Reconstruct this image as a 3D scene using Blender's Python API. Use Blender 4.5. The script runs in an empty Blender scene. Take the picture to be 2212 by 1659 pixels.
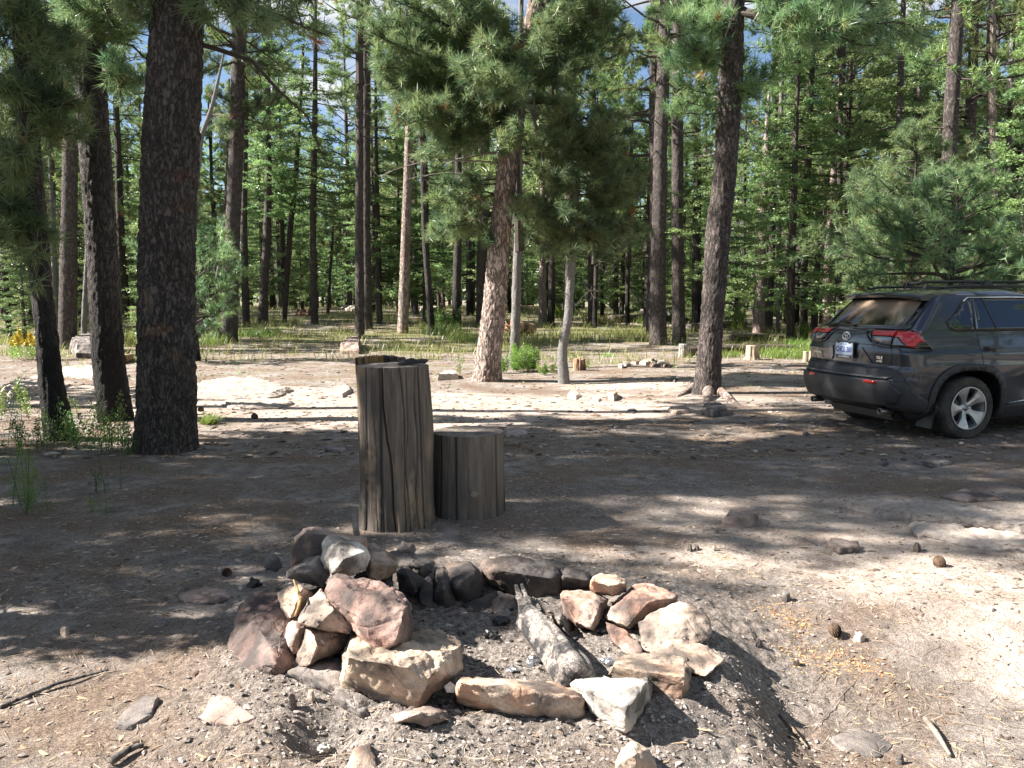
import bpy, bmesh, math, random
import numpy as np
from mathutils import Vector, Matrix, noise as mn
R = math.radians
scene = bpy.context.scene
# ------------------------------------------------------------------ camera
CAM_Z, PITCH, F, W0, H0 = 1.6, R(6.05), 1789.0, 2212.0, 1659.0
cam_d = bpy.data.cameras.new("camera"); cam = bpy.data.objects.new("camera", cam_d)
scene.collection.objects.link(cam); scene.camera = cam
cam.location = (0, 0, CAM_Z); cam.rotation_euler = (math.pi/2 - PITCH, 0, 0)
cam_d.sensor_width = 36.0; cam_d.lens = 36.0*F/W0; cam_d.clip_start = 0.05; cam_d.clip_end = 3000
# ------------------------------------------------------------------ light
SUN_EL, SUN_AZ = R(40), R(180)      # the sun stands to the left of the view (towards -x)
sdir = Vector((math.cos(SUN_EL)*math.cos(SUN_AZ), math.cos(SUN_EL)*math.sin(SUN_AZ), math.sin(SUN_EL)))
sun_d = bpy.data.lights.new("sun", 'SUN'); sun_d.energy = 5.0; sun_d.angle = R(0.53); sun_d.color = (1.0, 0.94, 0.86)
sun = bpy.data.objects.new("sun", sun_d); scene.collection.objects.link(sun)
sun.rotation_euler = sdir.to_track_quat('Z', 'Y').to_euler(); sun.location = (-30, 0, 30)
world = bpy.data.worlds.new("World"); scene.world = world; world.use_nodes = True
wn = world.node_tree; wl = wn.links; wn.nodes.clear()
def nd(t, typ, **kw):
    n = t.nodes.new(typ)
    for k, v in kw.items():
        if k in n.inputs: n.inputs[k].default_value = v
        else: setattr(n, k, v)
    return n
sky = nd(wn, 'ShaderNodeTexSky', sky_type='NISHITA', sun_disc=False, sun_elevation=SUN_EL, sun_rotation=R(270))
sky.air_density = 1.0; sky.dust_density = 0.6; sky.altitude = 2000
bgn = nd(wn, 'ShaderNodeBackground', Strength=0.05)
wo = nd(wn, 'ShaderNodeOutputWorld')
tc = nd(wn, 'ShaderNodeTexCoord')
cn = nd(wn, 'ShaderNodeTexNoise', Scale=2.6, Detail=7.0, Roughness=0.58)
mp = nd(wn, 'ShaderNodeMapping'); mp.inputs['Scale'].default_value = (1, 1, 2.6); mp.inputs['Location'].default_value = (0.6, 0.1, 0.3)
cr = nd(wn, 'ShaderNodeValToRGB'); cr.color_ramp.elements[0].position = 0.50; cr.color_ramp.elements[1].position = 0.60
mx = nd(wn, 'ShaderNodeMix', data_type='RGBA'); mx.inputs[7].default_value = (5.5, 5.65, 5.9, 1)
wl.new(tc.outputs['Generated'], mp.inputs[0]); wl.new(mp.outputs[0], cn.inputs['Vector']); wl.new(cn.outputs['Fac'], cr.inputs[0])
wl.new(cr.outputs[0], mx.inputs[0]); wl.new(sky.outputs[0], mx.inputs[6]); wl.new(mx.outputs[2], bgn.inputs[0]); wl.new(bgn.outputs[0], wo.inputs[0])
vs = scene.view_settings; vs.view_transform = 'Standard'; vs.look = 'None'; vs.exposure = 1.85; vs.gamma = 1.0; vs.use_curve_mapping = False
cy = scene.cycles
cy.max_bounces = 6; cy.diffuse_bounces = 3; cy.glossy_bounces = 3; cy.transmission_bounces = 4; cy.transparent_max_bounces = 6
cy.sample_clamp_indirect = 6.0; cy.caustics_reflective = False; cy.caustics_refractive = False
cy.use_denoising = True; cy.denoiser = 'OPENIMAGEDENOISE'
# ------------------------------------------------------------------ helpers
col = scene.collection
def tag(o, label=None, cat=None, group=None, kind=None):
    if label: o['label'] = label
    if cat: o['category'] = cat
    if group: o['group'] = group
    if kind: o['kind'] = kind
    return o
def link(name, data, parent=None):
    o = bpy.data.objects.new(name, data); col.objects.link(o)
    if parent is not None: o.parent = parent
    return o
def empty(name, loc, rz=0):
    o = link(name, None); o.location = loc; o.rotation_euler = (0, 0, rz); o.empty_display_size = .3
    return o
def mesh_np(name, V, Fs, mats=(), mi=None, smooth=False):
    """V (n,3); Fs list of arrays each (m,k): faces of k corners"""
    me = bpy.data.meshes.new(name)
    V = np.ascontiguousarray(V, dtype=np.float32)
    Fs = [np.asarray(f, dtype=np.int32) for f in (Fs if isinstance(Fs, list) else [Fs]) if len(f)]
    nl = sum(f.size for f in Fs); nf = sum(len(f) for f in Fs)
    me.vertices.add(len(V)); me.vertices.foreach_set('co', V.ravel())
    me.loops.add(nl); me.loops.foreach_set('vertex_index', np.concatenate([f.ravel() for f in Fs]))
    me.polygons.add(nf)
    cnt = np.concatenate([np.full(len(f), f.shape[1], dtype=np.int32) for f in Fs])
    st = np.concatenate([[0], np.cumsum(cnt)[:-1]]).astype(np.int32)
    me.polygons.foreach_set('loop_start', st)
    if mi is not None: me.polygons.foreach_set('material_index', np.asarray(mi, dtype=np.int32))
    me.polygons.foreach_set('use_smooth', np.full(nf, bool(smooth)))
    for m in mats: me.materials.append(m)
    me.update(calc_edges=True); me.validate()
    return me
def vn(x, y, s=0):
    s = int(s)
    xi = np.floor(x).astype(np.int64); yi = np.floor(y).astype(np.int64); fx = x-xi; fy = y-yi
    fx = fx*fx*(3-2*fx); fy = fy*fy*(3-2*fy)
    def h(a, b):
        n = (a*374761393 + b*668265263 + s*974634777) & 0xffffffff
        n = ((n ^ (n >> 13))*1274126177) & 0xffffffff
        return ((n ^ (n >> 16)) & 0xffff)/65535.0
    return (h(xi, yi)*(1-fx)+h(xi+1, yi)*fx)*(1-fy) + (h(xi, yi+1)*(1-fx)+h(xi+1, yi+1)*fx)*fy
def fbm(x, y, o=4, s=0, g=.5):
    x = np.asarray(x, dtype=float); y = np.asarray(y, dtype=float); r = 0; a = 1; t = 0
    for i in range(o): r = r + a*vn(x*2**i+17.3*i, y*2**i-9.1*i, s+i); t += a; a *= g
    return r/t
def sst(a, b, x):
    t = np.clip((x-a)/(b-a), 0, 1); return t*t*(3-2*t)
# ------------------------------------------------------------------ terrain
RC = (-0.02, 3.62)   # fire ring centre
def gauss0(x, y, cx, c_, sx, sy): return np.exp(-(((x-cx)/sx)**2+((y-c_)/sy)**2))
def terrain(x, y, fine=True):
    x = np.asarray(x, dtype=float); y = np.asarray(y, dtype=float)
    z = 0.034*np.maximum(y-25, 0)*sst(80, 40, y) + 0.034*15*0.5*sst(40, 80, y)
    z = z*(0.35+0.65*sst(12, -2, x)) + 0.0*x
    z = z + (fbm(x*.22+3, y*.22, 3, 5)-.5)*0.16*sst(5, 12, np.hypot(x, y))*(1-sst(5.5, 3.0, np.hypot(x-6.2, y-10.3))) + (fbm(x*.9, y*.9, 3, 8)-.5)*0.035*(1-.7*sst(4.5, 3.0, np.hypot(x-6.2, y-10.3)))
    # slight fall towards the car
    dx = (x-RC[0])/1.0; dy = (y-RC[1])/0.93
    r = np.hypot(dx, dy)
    ang = np.arctan2(dy, dx)
    fr = np.clip(np.cos(ang+.55), 0, 1)**1.5; lob = 0.42+0.25*np.clip(-np.sin(ang), 0, 1)+0.06*fr+.15*np.clip(-np.cos(ang), 0, 1)
    crest = 0.155*lob
    r0 = .98-.06*fr; berm = np.where(r < r0, crest*np.exp(-((r-r0)/0.24)**2), crest*sst(r0+.70-.30*fr, r0+.02, r))
    berm = berm - .05*gauss0(x, y, .1, 2.72, .55, .16)
    z = z - .15*sst(.84, 1.18, x)*sst(4.4, 3.2, y)
    z = z + berm + 0.03*sst(1.0, .6, r)
    # dark hollow under the slabs in front on the left
    z = z - 0.16*np.exp(-(((x+.66)/.13)**2+((y-2.80)/.13)**2))
    if fine:
        near = sst(12, 4, np.hypot(x, y))
        ash = sst(1.9, 1.1, r)*1.3
        z = z + (fbm(x*7, y*7, 4, 21)-.5)*0.022*near + (fbm(x*26, y*26, 3, 31)-.5)*(0.010+0.022*ash)*near
    return z
def tz(x, y): return float(terrain(np.array([x]), np.array([y]))[0])
def ray(px, py):
    a = (px-W0/2)/F; b = -(py-H0/2)/F; c, s = math.cos(PITCH), math.sin(PITCH)
    return Vector((a, c+b*s, -s+b*c))
def pt(px, py, Y):
    d = ray(px, py); t = Y/d.y
    return Vector((d.x*t, Y, CAM_Z+d.z*t))
def gp(px, py):
    """ground point seen at a pixel of the 2212 x 1659 photograph"""
    d = ray(px, py); Y = np.geomspace(1.8, 120, 1500); t = Y/d.y
    z = CAM_Z+d.z*t; g = terrain(d.x*t, Y, False)
    k = np.where(z <= g)[0]; i = int(k[0]) if len(k) else len(Y)-1
    return Vector((d.x*t[i], Y[i], tz(d.x*t[i], Y[i])))
# ------------------------------------------------------------------ materials
def newmat(name):
    m = bpy.data.materials.new(name); m.use_nodes = True; t = m.node_tree; t.nodes.clear()
    out = t.nodes.new('ShaderNodeOutputMaterial'); p = t.nodes.new('ShaderNodeBsdfPrincipled')
    t.links.new(p.outputs[0], out.inputs[0]); return m, t, p, out
def ramp(t, fac, stops):
    r = t.nodes.new('ShaderNodeValToRGB'); e = r.color_ramp.elements
    while len(e) < len(stops): e.new(.5)
    for i, (pos, c) in enumerate(stops):
        e[i].position = pos; e[i].color = (*c, 1) if len(c) == 3 else c
    t.links.new(fac, r.inputs[0]); return r.outputs[0]
def noise_(t, vec, scale, det=4, rough=.55, dist=0):
    n = nd(t, 'ShaderNodeTexNoise', Scale=scale, Detail=det, Roughness=rough, Distortion=dist)
    if vec is not None: t.links.new(vec, n.inputs['Vector'])
    return n.outputs['Fac']
def mix_(t, fac, a, b, mode='MIX'):
    m = nd(t, 'ShaderNodeMix', data_type='RGBA', blend_type=mode)
    for s, v in ((0, fac), (6, a), (7, b)):
        if hasattr(v, 'links') or hasattr(v, 'is_linked'): t.links.new(v, m.inputs[s])
        elif s == 0: m.inputs[0].default_value = v
        else: m.inputs[s].default_value = (*v, 1)
    return m.outputs[2]
def math_(t, op, a, b=0.0, clamp=False):
    m = nd(t, 'ShaderNodeMath', operation=op); m.use_clamp = clamp
    for i, v in enumerate((a, b)):
        if hasattr(v, 'is_linked'): t.links.new(v, m.inputs[i])
        else: m.inputs[i].default_value = v
    return m.outputs[0]
def bump(t, p, h, strength=.5, dist=.02):
    b = nd(t, 'ShaderNodeBump', Strength=strength, Distance=dist); t.links.new(h, b.inputs['Height'])
    t.links.new(b.outputs[0], p.inputs['Normal'])
def vecmap(t, src, scale=(1, 1, 1)):
    m = nd(t, 'ShaderNodeMapping'); m.inputs['Scale'].default_value = scale; t.links.new(src, m.inputs[0]); return m.outputs[0]
def plain(name, c, rough=.6, metal=0.0, coat=0.0):
    m, t, p, o = newmat(name); p.inputs['Base Color'].default_value = (*c, 1)
    p.inputs['Roughness'].default_value = rough; p.inputs['Metallic'].default_value = metal
    if coat: p.inputs['Coat Weight'].default_value = coat; p.inputs['Coat Roughness'].default_value = .03
    return m
def needle_mat(name, c1, c2, c3=None, sc=1.4):
    m, t, p, o = newmat(name)
    g = nd(t, 'ShaderNodeNewGeometry'); oi = nd(t, 'ShaderNodeObjectInfo')
    c = ramp(t, noise_(t, g.outputs['Position'], sc, 3), [(.36, c1), (.6, c2)])
    if c3: c = mix_(t, math_(t, 'MULTIPLY', ramp(t, noise_(t, g.outputs['Position'], 3.1, 2), [(.62, (0, 0, 0)), (.7, (1, 1, 1))]), .8), c, c3)
    hs = nd(t, 'ShaderNodeHueSaturation'); t.links.new(c, hs.inputs['Color'])
    t.links.new(math_(t, 'ADD', math_(t, 'MULTIPLY', oi.outputs['Random'], .5), .78), hs.inputs['Value'])
    t.links.new(math_(t, 'ADD', math_(t, 'MULTIPLY', oi.outputs['Random'], .04), .48), hs.inputs['Hue'])
    c = hs.outputs[0]
    t.links.new(c, p.inputs['Base Color']); p.inputs['Roughness'].default_value = .38
    p.inputs['Specular IOR Level'].default_value = .55
    tr = nd(t, 'ShaderNodeBsdfTranslucent'); t.links.new(c, tr.inputs[0])
    mx = nd(t, 'ShaderNodeMixShader', Fac=.3) if False else t.nodes.new('ShaderNodeMixShader'); mx.inputs[0].default_value = .5
    t.links.new(p.outputs[0], mx.inputs[1]); t.links.new(tr.outputs[0], mx.inputs[2]); t.links.new(mx.outputs[0], o.inputs[0])
    return m
def bark_mat(name, dark, light, crack, sc=5.0, bs=.9, char=0.0, warm=None, stretch=.33):
    m, t, p, o = newmat(name)
    tcn = nd(t, 'ShaderNodeTexCoord'); ob = tcn.outputs['Object']
    v = vecmap(t, ob, (1, 1, stretch))
    nz = nd(t, 'ShaderNodeTexNoise', Scale=6.0, Detail=5.0, Roughness=.65); t.links.new(v, nz.inputs['Vector'])
    dv = nd(t, 'ShaderNodeMix', data_type='VECTOR') ; dv.inputs[0].default_value = .22
    t.links.new(v, dv.inputs[4]); t.links.new(nz.outputs['Color'], dv.inputs[5])
    vo = nd(t, 'ShaderNodeTexVoronoi', Randomness=1.0, Scale=sc*5.5, feature='DISTANCE_TO_EDGE'); t.links.new(dv.outputs[1], vo.inputs['Vector'])
    vc = nd(t, 'ShaderNodeTexVoronoi', Scale=sc*5.5, feature='F1'); t.links.new(dv.outputs[1], vc.inputs['Vector'])
    edge = ramp(t, vo.outputs['Distance'], [(0.0, (0, 0, 0)), (.16, (1, 1, 1))])
    fine = noise_(t, vecmap(t, ob, (1, 1, .4)), 30, 5, .65)
    base = mix_(t, noise_(t, ob, 2.2, 4), dark, light)
    base = mix_(t, math_(t, 'MULTIPLY', vc.outputs['Color'], .5), base, tuple(min(1, c*1.5) for c in light))
    if warm: base = mix_(t, ramp(t, noise_(t, vecmap(t, ob, (1, 1, .5)), 1.7, 3), [(.52, (0, 0, 0)), (.66, (1, 1, 1))]), base, warm)
    base = mix_(t, math_(t, 'ADD', math_(t, 'MULTIPLY', edge, .6), .4), crack, base)
    base = mix_(t, .65, base, mix_(t, fine, (.25, .25, .25), (1.5, 1.5, 1.5)), 'MULTIPLY')
    if char:
        sp = nd(t, 'ShaderNodeSeparateXYZ'); t.links.new(ob, sp.inputs[0])
        h = math_(t, 'ADD', sp.outputs[2], math_(t, 'MULTIPLY', noise_(t, ob, 2.0, 3), 1.2))
        base = mix_(t, ramp(t, math_(t, 'DIVIDE', h, char+.9), [(.6, (1, 1, 1)), (1.0, (0, 0, 0))]), base, tuple(c*.35 for c in dark))
    t.links.new(base, p.inputs['Base Color']); p.inputs['Roughness'].default_value = .88
    hgt = math_(t, 'ADD', math_(t, 'MULTIPLY', edge, 1.0), math_(t, 'MULTIPLY', fine, .5))
    bump(t, p, hgt, bs, .03)
    return m
# ------------------------------------------------------------------ tree makers
M_NEED = needle_mat('pine_needles', (.12, .205, .085), (.28, .36, .135), (.36, .37, .13))
M_NEEDN = needle_mat('pine_needles_near', (.11, .19, .10), (.26, .345, .155), (.35, .345, .15), 2.2)
M_FIR = needle_mat('fir_needles', (.12, .21, .085), (.29, .39, .15))
M_DEADN = needle_mat('dead_needles', (.35, .14, .05), (.5, .24, .09))
M_BARK = bark_mat('pine_bark', (.055, .043, .038), (.13, .105, .095), (.012, .010, .009), 4.0)
M_BARKD = bark_mat('charred_pine_bark', (.033, .027, .024), (.10, .085, .076), (.012, .010, .009), 5.5, char=1.6)
M_BARKR = bark_mat('ponderosa_bark', (.30, .225, .19), (.48, .385, .335), (.05, .04, .034), 3.2, 1.0, warm=(.36, .24, .185), stretch=.3)
M_BARKG = bark_mat('grey_young_bark', (.13, .125, .12), (.27, .26, .25), (.05, .045, .04), 7.0, .5, stretch=1.2)
M_TWIG = plain('twig_bark', (.055, .043, .036), .9)
M_DEADW = plain('dead_branch_wood', (.25, .22, .20), .9)

def tube(nodes, seg=6, cap=True, rough=0.0, rs=0):
    """nodes: list of (Vector/tuple, radius) -> V, F(quads)"""
    P = np.array([tuple(n[0]) for n in nodes], dtype=float); r = np.array([n[1] for n in nodes], dtype=float)
    T = np.gradient(P, axis=0); T /= np.linalg.norm(T, axis=1)[:, None]+1e-9
    dd = np.abs(P[-1]-P[0]); ref = np.zeros(3); ref[int(np.argmin(dd))] = 1; ref = np.tile(ref, (len(P), 1))
    A = np.cross(ref, T); A /= np.linalg.norm(A, axis=1)[:, None]+1e-9; B = np.cross(T, A)
    th = np.linspace(0, 2*math.pi, seg, endpoint=False)
    rr = r[:, None]*np.ones(seg)
    if rough: rr = rr*(1+rough*(fbm(np.cos(th)[None, :]*1.7+np.arange(len(P))[:, None]*.11+rs, np.sin(th)[None, :]*1.7+np.arange(len(P))[:, None]*.07, 3, 3)-.5))
    V = P[:, None, :]+rr[..., None]*(np.cos(th)[None, :, None]*A[:, None, :]+np.sin(th)[None, :, None]*B[:, None, :])
    n = len(P); i = np.arange(n-1)[:, None]*seg; j = np.arange(seg)[None, :]
    Fq = np.stack([i+j, i+(j+1) % seg, i+seg+(j+1) % seg, i+seg+j], -1).reshape(-1, 4)
    return V.reshape(-1, 3), Fq
class Geo:
    def __init__(s): s.V = []; s.q = []; s.t = []; s.qm = []; s.tm = []; s.n = 0
    def addq(s, V, Fq, m=0): s.V.append(V); s.q.append(np.asarray(Fq)+s.n); s.qm.append(np.full(len(Fq), m)); s.n += len(V)
    def addt(s, V, Ft, m=0): s.V.append(V); s.t.append(np.asarray(Ft)+s.n); s.tm.append(np.full(len(Ft), m)); s.n += len(V)
    def mesh(s, name, mats, smooth=False):
        V = np.concatenate(s.V); Fs = []; mi = []
        if s.q: Fs.append(np.concatenate(s.q)); mi.append(np.concatenate(s.qm))
        if s.t: Fs.append(np.concatenate(s.t)); mi.append(np.concatenate(s.tm))
        return mesh_np(name, V, Fs, mats, np.concatenate(mi), smooth)
def unit(a): return a/(np.linalg.norm(a, axis=-1, keepdims=True)+1e-9)
def tufts(g, P, A, rng, n=14, L=.17, w=.012, spread=.75, stem=.12, m=1):
    """needle tufts at P (k,3) along axes A (k,3)"""
    P = np.asarray(P, dtype=float); A = unit(np.asarray(A, dtype=float)); k = len(P)
    if k == 0: return
    D = unit(A[:, None, :]*rng.uniform(.25, 1.1, (k, n, 1))+spread*rng.normal(size=(k, n, 3)))
    Lr = L*rng.uniform(.7, 1.15, (k, n, 1))
    B = P[:, None, :]-A[:, None, :]*rng.uniform(0, 1, (k, n, 1))*stem
    S = unit(np.cross(D, rng.normal(size=(k, n, 3))))*w*.5
    V = np.stack([B-S, B+S, B+D*Lr+S*.3, ], 2).reshape(-1, 3)
    Ft = np.arange(k*n*3).reshape(-1, 3)
    g.addt(V, Ft, m)
def sprays(g, P, A, rng, n=16, L=.22, w=.06, m=1):
    """flat fir sprays: small leaf diamonds either side of a twig"""
    P = np.asarray(P, float); A = unit(np.asarray(A, float)); k = len(P)
    if k == 0: return
    side = unit(np.cross(A, np.array([0, 0, 1.]))+.25*rng.normal(size=(k, 3)))
    s = rng.uniform(-1, 1, (k, n, 1)); u = rng.uniform(-.2, 1, (k, n, 1))
    C = P[:, None, :]+A[:, None, :]*u*L+side[:, None, :]*s*L*.55*(1.1-np.clip(u, 0, 1))+rng.normal(size=(k, n, 3))*.03
    D = unit(A[:, None, :]*.8+side[:, None, :]*np.sign(s)*.7+.35*rng.normal(size=(k, n, 3)))*w*1.3
    S = unit(np.cross(D, rng.normal(size=(k, n, 3))))*w*.42
    V = np.stack([C-D*.6, C+S, C+D, C-S], 2).reshape(-1, 3)
    g.addq(V, np.arange(k*n*4).reshape(-1, 4), m)
def limb(g, p0, d0, L, r0, rng, droop=0.0, up=0.0, seg=5, m=0, kink=.16, npt=6):
    """a branch: returns its points and directions"""
    p = np.array(p0, float); d = unit(np.array(d0, float)); pts = [p.copy()]; dirs = [d.copy()]
    for i in range(npt):
        f = (i+1)/npt
        d = unit(d+rng.normal(size=3)*kink+np.array([0, 0, -droop*(1-f)+up*f])*.5)
        p = p+d*L/npt; pts.append(p.copy()); dirs.append(d.copy())
    V, Fq = tube([(pts[i], r0*(1-.85*i/npt)) for i in range(npt+1)], seg)
    g.addq(V, Fq, m); return pts, dirs
def pine_crown(name, H, Rmax, z0, nl, rng, lod='far', dens=1.0, open_=.3, needle=None, top=True, lean=0, deadlow=6, shape='round', stem=True, az=None, twigs=7, tL=None):
    """crown of a pine around the +z axis, from z0 to H; material 0 wood, 1 needles, 2 dead needles"""
    g = Geo(); P = []; A = []
    if stem:
        V, Fq = tube([((math.sin(z*1.3)*.04, math.cos(z*1.1)*.04, z), max(.015, .16*(1-(z-z0)/(H-z0+.3))*Rmax/2.4)) for z in np.linspace(z0-.5, H-.1, 9)], 7)
        g.addq(V, Fq, 0)
    for i in range(nl):
        f = (i+rng.uniform(0, 1))/nl; z = z0+(H-z0)*f
        if shape == 'round': rr = Rmax*(.55+.45*math.sin(math.pi*min(1, f*1.05+.12)))*(1-.62*max(0, f-.55)/.45)
        elif shape == 'cone': rr = Rmax*(1.0-f*.9)*(.7+.3*min(1, f*8))
        else: rr = Rmax*(.75+.25*rng.uniform())
        rr *= rng.uniform(.65, 1.1)
        a = rng.uniform(0, 2*math.pi) if az is None else rng.choice(az)+rng.normal()*.35
        d = (math.cos(a), math.sin(a), rng.uniform(-.12, .35)+.55*f)
        pts, dirs = limb(g, (0, 0, z), d, rr, .012+.018*rr*(1-.5*f), rng, droop=.25, up=.35, seg=4 if lod == 'far' else 5)
        if rng.uniform() < open_*.25: continue
        for k in range(twigs):
            u = rng.uniform(.35, 1.0); j = min(len(pts)-2, int(u*(len(pts)-1))); fr = u*(len(pts)-1)-j
            p = pts[j]*(1-fr)+pts[j+1]*fr
            td = unit(dirs[j]*.7+rng.normal(size=3)*.6+np.array([0, 0, .25])); tl = rr*rng.uniform(.16, .36)
            tp, tdir = limb(g, p, td, tl, .008+.004*(lod != 'far'), rng, up=.3, seg=3, npt=3)
            q = max(1, int(round(dens*tl/.11)))
            for s in range(q):
                v = 1-(s/max(1, q))*.8*rng.uniform(.8, 1.2); v = min(1, max(.1, v)); jj = min(2, int(v*3)); ff = v*3-jj
                P.append(tp[jj]*(1-ff)+tp[jj+1]*ff+rng.normal(size=3)*.05); A.append(tdir[jj]+rng.normal(size=3)*.35)
        P.append(pts[-1]); A.append(dirs[-1])
    for k in range(deadlow):   # bare dead lower limbs
        z = z0-rng.uniform(.1, 2.2)*H/9; a = rng.uniform(0, 6.28)
        pts, dirs = limb(g, (0, 0, z), (math.cos(a), math.sin(a), rng.uniform(-.2, .3)), Rmax*rng.uniform(.3, .75), .022, rng, droop=.3, seg=4, kink=.25)
        for q in range(4):
            j = rng.integers(2, 6); limb(g, pts[j], dirs[j]+rng.normal(size=3)*.7, Rmax*.2, .008, rng, droop=.2, seg=3, npt=3, kink=.3)
    P = np.array(P); A = np.array(A)
    dead = rng.uniform(size=len(P)) < .006
    if lod == 'far': kw = dict(n=18, L=tL or .20, w=.022, spread=.62, stem=.12)
    else: kw = dict(n=26, L=tL or .20, w=.012, spread=.52, stem=.08)
    tufts(g, P[~dead], A[~dead], rng, m=1, **kw); tufts(g, P[dead], A[dead], rng, m=2, **kw)
    return g.mesh(name, [M_TWIG, needle or (M_NEED if lod == 'far' else M_NEEDN), M_DEADN])
def fir_crown(name, H, Rmax, z0, nl, rng, dens=1.0):
    g = Geo(); P = []; A = []
    V, Fq = tube([((0, 0, z), max(.012, .13*(1-(z-z0)/(H-z0+.3))*Rmax/2)) for z in np.linspace(z0-.5, H, 8)], 6); g.addq(V, Fq, 0)
    for i in range(nl):
        f = ((i+rng.uniform(0, 1))/nl)**1.15; z = z0+(H-z0)*f; rr = Rmax*(1.02-f)**.8*rng.uniform(.6, 1.1)*(1 if f > .12 else .8)
        a = rng.uniform(0, 2*math.pi)
        pts, dirs = limb(g, (0, 0, z), (math.cos(a), math.sin(a), .2-.1*(1-f)), rr, .01+.012*rr, rng, droop=.45, up=.4, seg=4, kink=.08)
        q = int(5+9*rr*dens)
        for k in range(q):
            u = rng.uniform(.15, 1.0); j = min(5, int(u*6)); fr = u*6-j
            p = pts[j]*(1-fr)+pts[j+1]*fr; sd = unit(np.cross(dirs[j], (0, 0, 1.)))*rng.choice([-1, 1])
            d = unit(dirs[j]*.9+sd*rng.uniform(.1, 1.0)+np.array([0, 0, -.08])); off = rng.uniform(0, .38)*rr*(1-u*.6)
            P.append(p+d*off); A.append(d)
    sprays(g, P, A, rng, n=15, L=.26, w=.05)
    return g.mesh(name, [M_TWIG, M_FIR])
def rag(seed): return np.random.default_rng(seed)
CR = {
 'pa': pine_crown('crown', 10, 2.5, 0, 62, rag(1), dens=1.05),
 'pb': pine_crown('crown', 8, 2.2, 0, 48, rag(2), dens=.9, open_=.8),
 'pc': pine_crown('crown', 7, 1.9, 0, 56, rag(3), dens=1.0, shape='cone', deadlow=8),
 'pd': pine_crown('crown', 12, 2.6, 0, 66, rag(4), dens=.95, open_=.7, deadlow=14),
 'fa': fir_crown('crown', 11, 2.5, 0, 100, rag(5)),
 'fb': fir_crown('crown', 8, 1.9, 0, 90, rag(6)),
 'sa': pine_crown('crown', 3.4, 1.35, 0, 40, rag(7), dens=1.1, shape='cone', deadlow=0, twigs=6),
}
CH = {'pa': 10, 'pb': 8, 'pc': 7, 'pd': 12, 'fa': 11, 'fb': 8, 'sa': 3.4}

def bark_trunk(nodes, mat, seg=40, step=.05, flare=.35, relief=.03, rs=0, roots=0, plates=9.0):
    """trunk mesh with real bark relief. nodes: (Vector rel. to base, radius)"""
    P = np.array([tuple(n[0]) for n in nodes], float); r = np.array([n[1] for n in nodes], float)
    z = P[:, 2]; zz = np.unique(np.concatenate([np.arange(z[0], min(z[-1], 9), step), np.linspace(min(z[-1], 9), z[-1], max(3, int((z[-1]-9)/.5)) if z[-1] > 9 else 3)]))
    def sm(v):
        o = np.interp(zz, z, v); k = max(1, int(.25/step)); ker = np.ones(2*k+1)/(2*k+1)
        return np.convolve(np.pad(o, k, mode='edge'), ker, 'valid') if len(o) > 2*k+1 else o
    X = sm(P[:, 0]); Y = sm(P[:, 1]); rr = sm(r)
    th = np.linspace(0, 2*math.pi, seg, endpoint=False)
    ZZ, TH = np.meshgrid(zz, th, indexing='ij'); RR = rr[:, None]*np.ones(seg)
    fl = np.exp(-(ZZ-zz[0]).clip(0)/.22)
    RR = RR*(1+flare*fl*(.6+.8*fbm(np.cos(TH)*1.6+rs, np.sin(TH)*1.6, 2, 7)))
    if roots: RR = RR*(1+roots*np.exp(-(ZZ-zz[0]).clip(0)/.13)*np.clip(np.sin(TH*3+rs), 0, 1)**2)
    if relief:
        # periodic ridges: sample on the cylinder surface
        cx = np.cos(TH)*rr.mean()*20; cyy = np.sin(TH)*rr.mean()*20
        h = np.zeros_like(ZZ)
        it = np.nditer(h, flags=['multi_index'], op_flags=['writeonly'])
        for v in it:
            i, j = it.multi_index
            d, _ = mn.voronoi((cx[i, j]+.5*math.sin(ZZ[i, j]*3+rs)+.3*math.sin(ZZ[i, j]*17+cx[i, j]), cyy[i, j]+.4*math.cos(ZZ[i, j]*2.3)+.3*math.cos(ZZ[i, j]*14+cyy[i, j]*1.3), ZZ[i, j]*7.0+rs), distance_metric='DISTANCE')
            v[...] = min(1.0, (d[1]-d[0])*2.2)
        RR = RR+relief*.8*(h-.6)+relief*.5*(fbm(TH*40*rr.mean(), ZZ*26, 3, 11+rs)-.5)
    V = np.stack([X[:, None]+RR*np.cos(TH), Y[:, None]+RR*np.sin(TH), ZZ], -1).reshape(-1, 3)
    n = len(zz); i = np.arange(n-1)[:, None]*seg; j = np.arange(seg)[None, :]
    Fq = np.stack([i+j, i+(j+1) % seg, i+seg+(j+1) % seg, i+seg+j], -1).reshape(-1, 4)
    return mesh_np('trunk', V, [Fq], [mat], None, True)
def axis_at(nodes, z):
    P = np.array([tuple(n[0]) for n in nodes], float)
    return Vector((np.interp(z, P[:, 2], P[:, 0]), np.interp(z, P[:, 2], P[:, 1]), z))
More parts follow.
